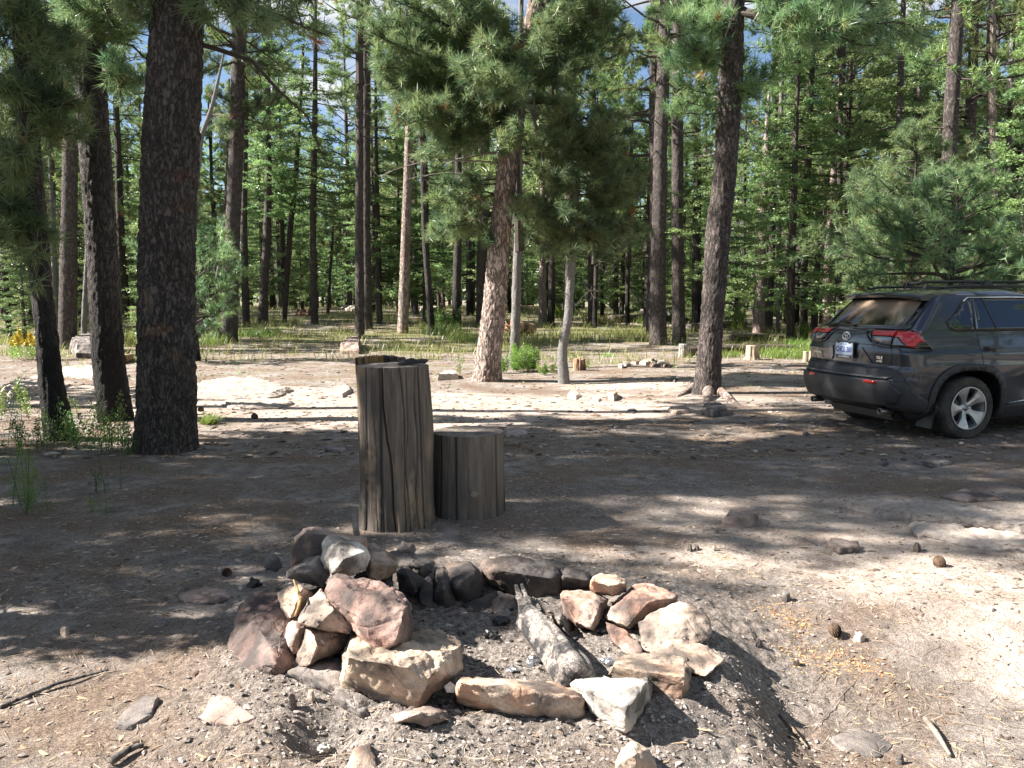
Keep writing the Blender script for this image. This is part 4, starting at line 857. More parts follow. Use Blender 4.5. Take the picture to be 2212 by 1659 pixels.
rock(Bx, [(1175, 1035), (1240, 895), (1450, 868), (1760, 880), (1800, 945), (1788, 1090), (1722, 1282), (1600, 1180), (1480, 1060), (1300, 1045)], 2.94, .34, [(1330, 925, .24), (1500, 985, .12), (1745, 1048, .0), (1225, 960, .15)], .06, 'slab with a pink top and yellow front right of the white wedge rock', S_YEL)
rock(Bx, [(920, 1100), (950, 1062), (1200, 1045), (1480, 1038), (1515, 1090), (1500, 1240), (1312, 1462), (1280, 1440), (1090, 1342), (1040, 1260), (1030, 1180)], 2.76, .3, [(1060, 1160, .06), (1320, 1290, -.03), (1470, 1080, .08), (1315, 1440, -.03), (1100, 1120, .12)], .08, 'bright white wedge rock at the front of the ring', S_WHITE, amp=.014)
rock(Bx, [(68, 1195), (85, 1110), (105, 1055), (150, 1033), (500, 1048), (740, 1062), (900, 1110), (1000, 1150), (1030, 1230), (1050, 1345), (1000, 1440), (870, 1400), (500, 1290), (80, 1250)], 2.84, .24, [(100, 1085, .04), (380, 1105, .0), (700, 1150, .0), (1000, 1200, .02), (600, 1260, -.02)], .08, 'long orange stone lying along the front of the ring', S_ORA, strata=.0016, bev=.018)
rock(Bx, [(1165, 640), (1290, 690), (1410, 790), (1445, 872), (1330, 885), (1220, 780)], 3.38, .25, [], .05, 'flat pinkish stone inside the pit at right', S_PINK)
rock(Bx, [(778, 600), (850, 570), (918, 655), (905, 748), (830, 690)], 3.68, .16, [(840, 620, -.02)], .05, 'small grey shard behind the burnt log', S_GREY, res=.012)
rock(Bx, [(120, 520), (380, 420), (520, 450), (520, 600), (300, 620)], 3.95, .15, [], .12, 'buried sooty stone below the large dark boulder', S_DARK)
rock(ID, [(845, 1545), (870, 1532), (930, 1526), (968, 1534), (975, 1556), (925, 1568), (850, 1562)], 2.74, .1, [(900, 1543, -.01)], .08, 'low pink stone left of the long orange stone', S_PINK)
rock(ID, [(1329, 1659), (1340, 1612), (1372, 1603), (1402, 1617), (1420, 1659), (1380, 1680)], 2.5, .1, [(1370, 1630, -.01)], .1, 'orange stone at the bottom edge below the white wedge rock', S_ORA)
rock(ID, [(748, 1659), (765, 1618), (800, 1603), (812, 1640), (810, 1680)], 2.5, .1, [], .1, 'tan stone at the bottom edge below the dark hollow', S_ORA)
rock(ID, [(960, 1482), (972, 1470), (986, 1482), (983, 1496), (964, 1496)], 2.92, .03, [], .04, 'little white stone left of the long orange stone', S_WHITE, res=.01, amp=.004, bev=.004)
# ---- flat stones and ledges set in the ground
def slab(outline, h, label, mat, group='flat stones in the ground', cat='rock', cut=.88, amp=.012, res=.03, name='flat_rock', strata=0):
    G = [gp(*q) for q in outline]; c = sum(G, Vector())/len(G); pts = []
    for q in G:
        pts.append(q+Vector((0, 0, -.05))); pts.append(q+Vector((0, 0, h*.35))); e = c+(q-c)*cut; pts.append(Vector((e.x, e.y, q.z+h)))
    return hull_stone(pts, label, mat, cat, group, name, amp, res, .008, strata)
slab([(383, 1290), (400, 1277), (440, 1272), (485, 1280), (500, 1292), (480, 1303), (400, 1306)], .02, 'pink flat stone in a sunlit patch left of the heap', S_PINK)
slab([(245, 1578), (262, 1550), (310, 1512), (345, 1512), (330, 1550), (285, 1580)], .02, 'grey flat stone in the shade at bottom left', S_GREY)
slab([(425, 1560), (455, 1510), (490, 1502), (520, 1520), (550, 1560), (500, 1572)], .006, 'sunlit pink flat stone below the huge red slab', S_PINK)
slab([(1560, 1138), (1572, 1120), (1610, 1115), (1640, 1122), (1638, 1135), (1600, 1142)], .07, 'grey and orange stone right of the log stumps', S_PINK, res=.03)
slab([(1785, 1180), (1792, 1170), (1855, 1183), (1856, 1196), (1812, 1200)], .04, 'flat tan stone near the long ledge', S_TAN)
slab([(1813, 1104), (1840, 1097), (1960, 1096), (2080, 1108), (2212, 1132), (2330, 1160), (2212, 1158), (2050, 1138), (1900, 1122)], .07, 'long pale sandstone ledge at the right edge', S_PALE, amp=.02, res=.04)
slab([(1960, 1140), (2080, 1150), (2260, 1175), (2300, 1200), (2120, 1190), (1985, 1165)], .05, 'lower broken ledge beneath the long pale one', S_PALE, amp=.02, res=.04)
slab([(2030, 1075), (2080, 1062), (2150, 1070), (2170, 1082), (2090, 1088)], .03, 'small pinkish ledge above the long pale one', S_PINK)
slab([(1980, 1000), (2030, 992), (2060, 1003), (2010, 1012)], .03, 'flat grey stone in front of the rear wheel', S_GREY)
slab([(1515, 897), (1520, 884), (1545, 880), (1570, 890), (1572, 898), (1540, 903)], .1, 'rounded grey stone at the foot of the large pine', S_GREY)
slab([(1440, 890), (1455, 883), (1480, 880), (1492, 893), (1460, 897)], .05, 'brown low stone left of the rounded grey one', S_TAN)
slab([(733, 765), (748, 750), (770, 744), (780, 752), (776, 766)], .3, 'pink boulder behind the big stump', S_PINK, res=.06)
slab([(405, 845), (440, 828), (500, 820), (560, 822), (634, 845), (600, 860), (500, 866), (410, 866)], .07, 'broad white rock slab right of the thickest trunk', S_PALE, res=.09, amp=.035)
slab([(470, 872), (560, 865), (640, 872), (600, 884), (500, 886)], .05, 'low white slab in front of the broad one', S_PALE, res=.08, amp=.03)
slab([(705, 855), (720, 842), (752, 836), (760, 848), (740, 860)], .06, 'white rock left of the big stump top', S_PALE, res=.06)
slab([(0, 852), (40, 832), (100, 822), (140, 835), (110, 850), (30, 865)], .13, 'rounded pale slab at the left edge', S_PALE, res=.1, amp=.04)
slab([(110, 810), (160, 797), (230, 800), (280, 815), (200, 822)], .1, 'pale slab between the leaning trunks', S_PALE, res=.1, amp=.03)
slab([(150, 762), (180, 745), (225, 748), (262, 760), (230, 775), (165, 775)], .4, 'grey boulder behind the dark left trunk', S_GREY, res=.09, amp=.03)
slab([(1090, 941), (1095, 934), (1130, 933), (1142, 938), (1120, 944)], .03, 'pale flat stone right of the short stump', S_PALE)
slab([(698, 973), (710, 966), (745, 966), (750, 975), (720, 980)], .03, 'grey flat stone left of the big stump', S_GREY)
slab([(85, 985), (100, 977), (140, 980), (120, 992)], .03, 'brown flat stone near the left bushes', S_GREY)
slab([(945, 823), (960, 812), (985, 811), (990, 820)], .12, 'pale round rock left of the red barked pine', S_PALE, res=.06)
slab([(1790, 1600), (1840, 1575), (1890, 1580), (1930, 1612), (1900, 1640), (1820, 1630)], .003, 'pale flat stone flush with the ground at bottom right', S_GREY, amp=.004)
slab([(575, 652), (620, 643), (680, 645), (720, 655), (640, 660)], .3, 'pale rock outcrop on the sunny hill behind the slim pines', S_PALE, res=.2, amp=.05)
slab([(735, 668), (770, 662), (800, 667), (770, 673)], .25, 'small pale outcrop on the hill behind the twin pines', S_PALE, res=.2, amp=.05)
slab([(900, 672), (925, 667), (950, 672), (925, 677)], .25, 'low pale rock in the grass right of the single straight pine', S_PALE, res=.2, amp=.05)
for k, (x, y, s) in enumerate([(1352, 790, 9), (1370, 785, 12), (1392, 787, 11), (1412, 792, 9), (1428, 789, 10), (1440, 793, 8), (1342, 795, 6), (1405, 783, 9)]):
    slab([(x-s, y), (x-s*.5, y-s*.5), (x+s*.4, y-s*.55), (x+s, y-s*.1), (x+s*.3, y+s*.25)], .05+.006*k, ['leftmost', 'second', 'third', 'fourth', 'fifth', 'rightmost', 'smallest', 'rearmost'][k]+' pale stone of the small cairn behind the clearing', [S_PALE, S_PINK][k % 2], 'stones of the small far ring', res=.06)
for k, (x, y, s, h, l, m_) in enumerate([(1322, 862, 14, .1, 'dark brown wood like stone on the sunny litter', S_TAN), (1240, 858, 16, .04, 'low pale stone on the sunny litter', S_PALE), (1290, 866, 10, .03, 'smallest pale stone on the sunny litter', S_PALE), (1455, 823, 9, .05, 'pale stone at the end of the long trunk shadow', S_GREY),
     (140, 1372, 10, .04, 'small orange tinted pebble stone at lower left', S_ORA), (130, 1312, 12, .03, 'small grey stone above the orange tinted one', S_GREY), (1490, 1190, 6, .04, 'little grey stone beyond the ring', S_GREY), (1505, 1188, 6, .03, 'little dark stone beside the grey one beyond the ring', S_DARK), (1542, 1191, 4, .03, 'tiny tan stone beyond the ring', S_TAN),
     (1980, 1192, 9, .05, 'small cube like stone casting a shadow near the ledge', S_TAN), (1697, 1300, 10, .04, 'grey stone among orange bark flakes', S_GREY), (2140, 1322, 8, .02, 'bright white pebble at right', S_WHITE), (1855, 1388, 14, .03, 'grey stone below the pine cone', S_TAN), (1945, 1650, 9, .04, 'pale stone at the lower right', S_GREY),
     (540, 1190, 9, .03, 'dark stone left of the heap in the shade', S_GREY), (590, 1228, 20, .06, 'brown stone just left of the heap', S_GREY), (1740, 940, 7, .04, 'small pale stone left of the rear tyre', S_GREY), (1910, 1005, 9, .03, 'low stone before the car in the shade', S_GREY), (2240, 1060, 14, .04, 'tan stone near the right edge', S_TAN), (1365, 890, 12, .02, 'flat stone in the striped shade', S_GREY), (632, 1528, 10, .05, 'upright tan pebble below the grey leaning slab', S_TAN), (672, 1514, 9, .04, 'tan pebble at the edge of the dark hollow', S_TAN), (1720, 1440, 8, .03, 'tan pebble right of the ring shadow', S_TAN), (1640, 1400, 9, .03, 'grey pebble near the oval stone', S_GREY)]):
    slab([(x-s, y), (x-s*.6, y-s*.6), (x+s*.3, y-s*.7), (x+s, y-s*.1), (x+s*.3, y+s*.4)], h, l, m_, 'loose stones', res=.015, amp=.004, cut=.7, name='stone')
# ------------------------------------------------------------------ log stumps
def wood_mat(name, c1, c2, warm, zs=.06, sc=26, crk=5.0, st=.8):
    m, t, p, o = newmat(name); tcn = nd(t, 'ShaderNodeTexCoord'); ob = tcn.outputs['Object']
    v = vecmap(t, ob, (1, 1, zs)); f = noise_(t, v, sc*2.2, 6, .7); md = noise_(t, v, sc*.6, 4, .6); w = noise_(t, vecmap(t, ob, (1, 1, .5)), 3.2, 3)
    base = mix_(t, ramp(t, md, [(.35, (0, 0, 0)), (.65, (1, 1, 1))]), c1, c2)
    base = mix_(t, ramp(t, w, [(.53, (0, 0, 0)), (.68, (1, 1, 1))]), base, warm)
    base = mix_(t, st, base, ramp(t, f, [(.33, (.25, .24, .23)), (.5, (.9, .9, .9)), (.68, (1.35, 1.35, 1.35))]), 'MULTIPLY')
    vo = nd(t, 'ShaderNodeTexVoronoi', Scale=crk, feature='DISTANCE_TO_EDGE'); t.links.new(vecmap(t, ob, (1, 1, .07)), vo.inputs['Vector'])
    ck = ramp(t, vo.outputs['Distance'], [(0, (0, 0, 0)), (.03, (1, 1, 1))])
    base = mix_(t, ck, (.02, .017, .015), base)
    t.links.new(base, p.inputs['Base Color']); p.inputs['Roughness'].default_value = .85
    bump(t, p, math_(t, 'ADD', f, math_(t, 'MULTIPLY', ck, .7)), .9, .015); return m
W_OLD = wood_mat('weathered_wood', (.07, .062, .056), (.17, .15, .135), (.30, .22, .15))
W_OLD2 = wood_mat('weathered_wood_smooth', (.105, .088, .073), (.21, .175, .145), (.19, .135, .095), .10, 9, 2.6, .5)
W_FRESH = wood_mat('split_yellow_wood', (.42, .26, .10), (.55, .37, .16), (.35, .2, .08))
def cut_mat(name, c1, c2, dark):
    m, t, p, o = newmat(name); tcn = nd(t, 'ShaderNodeTexCoord'); ob = tcn.outputs['Object']
    w = nd(t, 'ShaderNodeTexWave', wave_type='RINGS', rings_direction='Z', Scale=22.0, Distortion=2.5, Detail=3.0); t.links.new(ob, w.inputs['Vector'])
    base = mix_(t, w.outputs['Fac'], c1, c2); base = mix_(t, ramp(t, noise_(t, ob, 9, 5), [(.42, (0, 0, 0)), (.62, (1, 1, 1))]), base, dark)
    base = mix_(t, .6, base, ramp(t, noise_(t, ob, 70, 4), [(.35, (.5, .5, .5)), (.6, (1.1, 1.1, 1.1))]), 'MULTIPLY')
    t.links.new(base, p.inputs['Base Color']); p.inputs['Roughness'].default_value = .85; bump(t, p, noise_(t, ob, 60, 4), .5, .01); return m
W_CUT = cut_mat('sawn_wood_top', (.26, .215, .175), (.34, .285, .235), (.13, .105, .09))
def stump(x, y, r, h, seg, gro, seed, cracks, mat, lean=(0, 0), foot=.1, dent=None, knot=None, oval=1.0):
    zz = np.concatenate([[-.06], np.linspace(0, h, int(h/.012))]); th = np.linspace(0, 2*math.pi, seg, endpoint=False)
    Z, T = np.meshgrid(zz, th, indexing='ij'); RR = np.full_like(Z, r)
    RR *= 1+foot*np.exp(-Z.clip(0)/.16)*(.4+fbm(np.cos(T)*2+seed, np.sin(T)*2, 3, seed))
    RR += gro*(fbm(T*5*r*4, Z*1.6+seed, 3, seed)-.5)*1.6+gro*.55*(fbm(T*30*r*4, Z*3.5, 4, seed+4, .65)-.5)
    for (a0, a1, wd, dp) in cracks:   # vertical cracks drifting from angle a0 (top) to a1 (foot)
        ac = a1+(a0-a1)*(Z/h)+.03*np.sin(Z*9+a0*5)+.02*(fbm(Z*14, Z*0+a0, 2, 5)-.5); dd = (T-ac+math.pi) % (2*math.pi)-math.pi
        RR -= dp*np.exp(-(dd/wd)**2)*(.7+.5*fbm(Z*7, Z*0+a1, 2, 9))
    if dent is not None:
        for (ac, zc, wa, wz, dp) in dent: RR += dp*np.exp(-((((T-ac+math.pi) % (2*math.pi)-math.pi)/wa)**2+((Z-zc)/wz)**2))
    X = x*0+lean[0]*Z/h+RR*np.cos(T); Yv = lean[1]*Z/h+RR*np.sin(T)*oval
    V = np.stack([X, Yv, Z], -1).reshape(-1, 3); n = len(zz); i = np.arange(n-1)[:, None]*seg; j = np.arange(seg)[None, :]
    Fq = np.stack([i+j, i+(j+1) % seg, i+seg+(j+1) % seg, i+seg+j], -1).reshape(-1, 4)
    root = empty('log_stump', (x, y, tz(x, y)-.01)); link('trunk', mesh_np('trunk', V, [Fq], [mat], None, True), root)
    # sawn top with its own rings of vertices
    rim = V.reshape(n, seg, 3)[-1]; c = rim.mean(0); rings = [rim+np.array([0, 0, .0005])]; 
    for f in (.93, .8, .6, .4, .2): q = c+(rim-c)*f; q[:, 2] = h+.004+.006*(fbm(q[:, 0]*20+3, q[:, 1]*20, 3, 3)-.5); rings.append(q)
    Vt = np.concatenate(rings+[c[None]+np.array([[0, 0, .004]])]); i = np.arange(5)[:, None]*seg
    Fq = np.stack([i+j, i+(j+1) % seg, i+seg+(j+1) % seg, i+seg+j], -1).reshape(-1, 4); k = 5*seg
    Ft = np.stack([k+np.arange(seg), k+(np.arange(seg)+1) % seg, np.full(seg, 6*seg)], -1)
    link('sawn_top', mesh_np('sawn_top', Vt, [Fq, Ft], [W_CUT], None, True), root)
    return root
PI = math.pi
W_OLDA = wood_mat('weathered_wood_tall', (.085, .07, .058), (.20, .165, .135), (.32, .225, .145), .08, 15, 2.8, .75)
add_scars_dapples(W_OLDA, Vector((-.815, 5.76, 0)), [(790, 1010, .05, .16, (.45, .31, .20)), (812, 1075, .03, .16, (.34, .25, .18)), (886, 1070, .022, .2, (.42, .31, .21)), (770, 1090, .05, .09, (.30, .26, .23))], .55)  # tan patches: partly bare wood tone, partly sun dapples painted into the colour
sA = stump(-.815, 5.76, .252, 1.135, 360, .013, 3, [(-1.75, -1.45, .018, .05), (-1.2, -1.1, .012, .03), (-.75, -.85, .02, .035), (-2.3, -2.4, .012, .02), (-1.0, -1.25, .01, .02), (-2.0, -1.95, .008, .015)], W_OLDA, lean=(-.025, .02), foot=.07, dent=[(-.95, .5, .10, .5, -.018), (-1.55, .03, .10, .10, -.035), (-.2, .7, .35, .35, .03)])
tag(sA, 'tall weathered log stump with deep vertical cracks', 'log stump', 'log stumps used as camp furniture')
bm = bmesh.new(); prev = None; rr_ = 26   # the strip of wood left standing along the rear left rim
for k in range(rr_):
    a = R(75)+R(125)*k/(rr_-1); hh = .052+.003*math.sin(k*1.9)+.003*mn.noise((k*.7, 0, 0))-.02*(k < 6)*(6-k)/6
    col_ = [bm.verts.new((-.025+r_*math.cos(a), .02+r_*math.sin(a), z_)) for (r_, z_) in ((.252, 1.12), (.254, 1.137+hh), (.215+.003*math.sin(k*2.3), 1.135+hh*.96), (.212, 1.12))]
    if prev:
        for q in range(3): bm.faces.new((prev[q], prev[q+1], col_[q+1], col_[q]))
    else: bm.faces.new(col_)
    prev = col_
bm.faces.new(prev[::-1]); bmesh.ops.recalc_face_normals(bm, faces=bm.faces); me = bpy.data.meshes.new('splintered_rim'); bm.to_mesh(me); bm.free(); me.materials.append(W_OLD); me.materials.append(W_FRESH)
for f in me.polygons: f.material_index = int(f.center.x < -.12 and f.normal.y < -.3); link('splintered_rim', me, sA)
sB = stump(-.325, 6.07, .262, .615, 300, .007, 11, [(-1.15, -1.0, .006, .012), (-1.6, -1.5, .006, .012), (-2.1, -2.05, .005, .01), (-1.9, -1.85, .004, .01), (-.75, -.7, .005, .01), (-1.35, -1.3, .004, .01)], W_OLD2, foot=.06, dent=[(-1.36, .2, .16, .06, .014)])
tag(sB, 'short round log stump with a side knot, used as a seat', 'log stump', 'log stumps used as camp furniture')
bm = bmesh.new(); bmesh.ops.create_cone(bm, cap_ends=True, segments=20, radius1=.034, radius2=.026, depth=.03)
bmesh.ops.bevel(bm, geom=[e for e in bm.edges], offset=.006, segments=2, affect='EDGES'); me = bpy.data.meshes.new('knot'); bm.to_mesh(me); bm.free(); me.materials.append(W_CUT)
kn = link('knot', me, sB); kn.location = (.262*math.cos(-1.36)*1.03, .262*math.sin(-1.36)*1.03, .2); kn.rotation_euler = (math.pi/2, 0, .2)
def jag(name, pts, label, cat, mat, group=None, **kw): return hull_stone(pts, label, mat, cat, group, name, **kw)
z1 = tz(-.815, 5.76)+1.135
jag('charred_wood', [(-.80, 5.66, z1), (-.60, 5.70, z1+.005), (-.58, 5.74, z1+.03), (-.70, 5.70, z1+.045), (-.78, 5.78, z1+.02), (-.66, 5.8, z1+.01)], 'black charred piece of wood lying on the tall stump', 'charred wood', plain('charcoal', (.016, .015, .015), .7), amp=.008, res=.012, bev=.004)
jag('bark_strip', [pt(765, 1158, 5.30), pt(778, 1156, 5.30), pt(772, 1112, 5.38), (pt(762, 1110, 5.38)), pt(768, 1158, 5.33), pt(770, 1112, 5.41), pt(757, 1116, 5.39)], 'pale strip of bark standing against the foot of the tall stump', 'bark', W_CUT, amp=.003, res=.015, bev=.002)
for k, (x, y, s) in enumerate([(868, 1160, 9), (893, 1154, 7), (908, 1163, 8), (856, 1168, 6), (925, 1158, 6)]):
    slab([(x-s, y), (x-s*.5, y-s*.3), (x+s*.4, y-s*.35), (x+s, y-s*.1), (x+s*.3, y+s*.2)], .008, ['grey chip', 'dark chip', 'orange tinted chip', 'flat brown chip', 'pale chip'][k]+' of rock at the foot of the tall stump', [S_GREY, S_DARK, S_ORA, S_TAN, S_PALE][k], 'chips at the foot of the tall stump', res=.015, amp=.004, name='stone')
# ------------------------------------------------------------------ burnt log in the pit
def log_tube(name, nodes, seg, mat, amp, seed, label, cat='log', cutmat=None, jagged=False, group=None, stub=None):
    c = Vector(nodes[0][0]); P = np.array([tuple(Vector(n[0])-c) for n in nodes]); r = np.array([n[1] for n in nodes])
    L = np.concatenate([[0], np.cumsum(np.linalg.norm(np.diff(P, axis=0), axis=1))]); m_ = max(8, int(L[-1]/(r.mean()*.22))); q = np.linspace(0, L[-1], m_)
    nodes2 = [(tuple(np.interp(t_, L, P[:, k]) for k in range(3)), float(np.interp(t_, L, r))) for t_ in q]
    V, Fq = tube(nodes2, seg); Vr = V.reshape(m_, seg, 3); ctr = np.array([n[0] for n in nodes2])[:, None, :]; D = Vr-ctr
    th = np.linspace(0, 2*math.pi, seg, endpoint=False)[None, :]; qq = (q/r.mean())[:, None]
    k_ = 1+amp*(fbm(np.cos(th)*2+seed+qq*.12, np.sin(th)*2+qq*.1, 3, seed)-.5)*2+amp*.6*(fbm(th*4.0, qq*.5, 3, seed+2)-.5)
    if jagged: k_ = k_*(1-.0*qq)
    Vr = ctr+D*k_[..., None]; Vn = np.concatenate([Vr.reshape(-1, 3), ctr[0], ctr[-1]]); n = m_*seg; a = np.arange(seg)
    caps = np.concatenate([np.stack([(a+1) % seg, a, np.full(seg, n)], -1), np.stack([n-seg+a, n-seg+(a+1) % seg, np.full(seg, n+1)], -1)])
    me = mesh_np(name, Vn, [Fq, caps], [mat]+([cutmat] if cutmat else []), np.concatenate([np.zeros(len(Fq)), np.full(len(caps), 1 if cutmat else 0)]), True)
    o = link(name, me); o.location = c; return tag(o, label, cat, group)
m, t, p, o = newmat('burnt_wood'); tcn = nd(t, 'ShaderNodeTexCoord'); ob = tcn.outputs['Object']
vv = nd(t, 'ShaderNodeTexVoronoi', Scale=60.0, feature='DISTANCE_TO_EDGE'); t.links.new(ob, vv.inputs['Vector'])
b_ = mix_(t, ramp(t, noise_(t, ob, 9, 5, .65), [(.46, (0, 0, 0)), (.56, (1, 1, 1))]), (.035, .033, .034), (.28, .245, .22))
b_ = mix_(t, ramp(t, vv.outputs['Distance'], [(0, (.45, .45, .45)), (.04, (1, 1, 1))]), (.02, .02, .02), b_); t.links.new(b_, p.inputs['Base Color']); p.inputs['Roughness'].default_value = .8
bump(t, p, math_(t, 'ADD', noise_(t, ob, 45, 5), ramp(t, vv.outputs['Distance'], [(0, (0, 0, 0)), (.06, (1, 1, 1))])), .8, .01); M_BURN = m
lg = [Bx(600, 610), Bx(700, 720), Bx(830, 860), Bx(940, 1010), Bx(965, 1060)]
log_tube('burnt_log', [(pt(*lg[0], 3.72), .055), (pt(*lg[1], 3.58), .066), (pt(*lg[2], 3.36), .074), (pt(*lg[3], 3.12), .078), (pt(*lg[4], 3.06), .072)], 64, M_BURN, .26, 4, 'thick burnt log lying in the fire pit', 'log', W_FRESH if False else None)
for k, (a, b_, c_) in enumerate([((600, 640), (520, 380), .02), ((640, 620), (560, 375), .014), ((660, 600), (640, 470), .02), ((700, 640), (670, 480), .016)]):
    p0, p1 = pt(*Bx(*a), 3.72), pt(*Bx(*b_), 3.86)
    jag('charred_splinter', [tuple(p0+Vector((s*c_*1.4, u, w_))) for s in (-1, 1) for u in (0, .03) for w_ in (-.03, .03)]+[tuple(p1+Vector((s*c_*.35, u, 0))) for s in (-1, 1) for u in (0, .02)], ['leftmost and tallest', 'second tall', 'short blunt', 'rightmost'][k]+' charred splinter rising from the burnt log', 'charred wood', M_BURN, 'splinters of the burnt log', amp=.006, res=.014, bev=.003)
log_tube('wood_splinter', [(pt(*Ax(615, 535), 3.40), .003), (pt(*Ax(640, 600), 3.38), .006), (pt(*Ax(672, 690), 3.31), .009), (pt(*Ax(650, 770), 3.27), .006), (pt(*Ax(625, 825), 3.25), .003)], 10, W_FRESH, .3, 5, 'pale yellow wood splinter leaning on a tan rock of the heap', 'wood splinter')
M_FOIL = plain('crumpled_foil', (.75, .76, .78), .28, 1.0)
def crumple(loc, s, label, mat, name, cat, flat=.6, seed=1):
    bm = bmesh.new(); bmesh.ops.create_icosphere(bm, subdivisions=3, radius=1)
    for v in bm.verts:
        c = v.co*1.6+Vector((seed*5, 0, 0)); k = .75+.5*mn.noise(c)+.25*mn.noise(c*2.7); v.co = Vector((v.co.x*k*s, v.co.y*k*s*.8, v.co.z*k*s*flat))
    me = bpy.data.meshes.new(name); bm.to_mesh(me); bm.free(); me.materials.append(mat); o = link(name, me); o.location = Vector(loc)+Vector((0, 0, s*flat*.5)); return tag(o, label, cat)
crumple(gp(*Bx(640, 960)), .04, 'crumpled shiny foil in the pit beside the burnt log', M_FOIL, 'foil', 'foil', .6, 3)
crumple(gp(*Bx(500, 1020)), .03, 'smaller foil scrap behind the long orange stone', M_FOIL, 'foil', 'foil', .5, 4)
crumple(gp(*Bx(1180, 950)), .035, 'foil scrap between the log and the yellow fronted slab', M_FOIL, 'foil', 'foil', .6, 5)
M_CHR = plain('charcoal_lump', (.02, .02, .022), .45)
crumple(gp(*Bx(400, 660)), .05, 'glossy charcoal lump in the left of the pit', M_CHR, 'charcoal', 'charcoal', .6, 6)
crumple(gp(*Bx(345, 770)), .045, 'charcoal lump nearer the yellow block in the pit', M_CHR, 'charcoal', 'charcoal', .6, 7)
crumple(gp(549, 1268), .042, 'round black charred ball left of the heap', M_CHR, 'charcoal', 'charcoal', .95, 8)
crumple(gp(*Bx(1150, 740)), .03, 'charcoal lump right of the burnt log', M_CHR, 'charcoal', 'charcoal', .7, 9)
crumple(gp(700, 1625), .03, 'pale ash lump in the dark hollow', S_WHITE, 'ash_lump', 'ash', .7, 10)
def cone(px, py, s, label, seed):
    g_ = Geo(); rg = rag(seed); P = []; A = []; b = gp(px, py)
    for i in range(90):
        f = i/90; a = i*2.4; r_ = s*math.sin(math.pi*(f*.85+.12))*.55
        P.append((s*1.1*(f-.5), r_*math.cos(a), r_*math.sin(a)+s*.45)); A.append((.5, math.cos(a), math.sin(a)))
    P = np.array(P); A = unit(np.array(A)); S = unit(np.cross(A, np.array([1., .2, .1])))*s*.2; U = unit(np.cross(A, S))*s*.06
    Vv = np.stack([P-A*s*.2-S*.6, P+A*s*.26-S, P+A*s*.36+U, P+A*s*.26+S, P-A*s*.2+S*.6], 1).reshape(-1, 3)
    me = mesh_np('pine_cone', Vv, [np.arange(450).reshape(-1, 5)], [M_CONE]); o = link('pine_cone', me); o.location = b; o.rotation_euler = (0, 0, seed*1.3); return tag(o, label, 'pine cone', 'fallen pine cones')
M_CONE = varied('cone_scale', [(.04, .028, .02), (.12, .08, .055), (.07, .045, .03)])
for px_, py_, s_, l_ in [(1802, 1372, .045, 'pine cone on the yellow chips right of the ring'), (2028, 1222, .05, 'dark pine cone below the long ledge'), (434, 889, .05, 'pine cone at the foot of the grass tuft'), (550, 905, .055, 'pine cone on the edge of the shade'), (490, 1244, .035, 'open brown cone in a light patch left of the heap')]:
    cone(px_, py_, s_, l_, int(px_) % 17)
# fallen twigs one can tell apart
for k, (a, b_, l_) in enumerate([((0, 1530), (235, 1452), 'long thin dark stick at the lower left edge'), ((325, 1483), (365, 1492), 'short pale bleached stick at lower left'), ((375, 1325), (415, 1330), 'short grey stick below the pink flat stone'), ((1530, 1185), (1620, 1200), 'thin stick beyond the ring'), ((1685, 1545), (1745, 1620), 'grey stick at bottom right'), ((2000, 1560), (2052, 1640), 'thick short stick at bottom right'), ((240, 1659), (310, 1620), 'dark curl of bark at the bottom left edge'), ((1760, 1580), (1850, 1470), 'long dry stem at bottom right'), ((460, 1135), (515, 1160), 'thin stick left of the bark strip')]):
    A_, B_ = gp(*a), gp(*b_); M_ = (A_+B_)/2; M_.z = tz(M_.x, M_.y)+.01; r_ = [.008, .004, .004, .003, .008, .013, .014, .002, .004][k]
    log_tube('stick', [(A_+Vector((0, 0, r_)), r_), (M_+Vector((0, .01, r_)), r_*.9), (B_+Vector((0, 0, r_)), r_*.5)], 8, [W_OLD, W_CUT][k % 2], .2, k, l_, 'stick', group='fallen sticks')
# ------------------------------------------------------------------ the grey car (x forward, y left, z up, metres)
ZP = [.22, .30, .38, .55, .69, .705, .80, .84, 1.00, 1.14, 1.19, 1.225, 1.25, 1.40, 1.55, 1.62, 1.66]
XR = [-1.940, -2.040, -2.310, -2.370, -2.375, -2.322, -2.305, -2.265, -2.285, -2.270, -2.250, -2.160, -2.120, -1.970, -1.825, -1.760, -1.660]
XF = [2.10, 2.20, 2.26, 2.29, 2.29, 2.29, 2.28, 2.27, 2.12, 1.15, 1.02, .96, .90, .60, .27, .05, -.25]
WP = [.80, .85, .885, .905, .915, .917, .922, .924, .915, .895, .885, .875, .865, .79, .712, .67, .60]
RC_ = [.22, .24, .24, .24, .24, .23, .20, .17, .15, .15, .15, .15, .15, .15, .15, .15, .16]
def prof(L, z): return float(np.interp(z, ZP, L))
def wside(x, z):
    w = prof(WP, z); b = prof(XR, z)
    w *= 1-.045*float(sst(-.9, -2.2, x))*(1 if z > 1.0 else .6)-.05*float(sst(1.2, 2.2, x))
    for ax in (-1.345, 1.345): w += .014*math.exp(-((x-ax)/.5)**2)*math.exp(-((z-.72)/.22)**2)
    w -= .022*math.exp(-((z-.58)/.13)**2)*float(sst(-.8, -.5, x))*float(sst(.9, .5, x)); w += .010*math.exp(-((z-.97)/.035)**2)*float(sst(-2.1, -1.6, x))
    return w
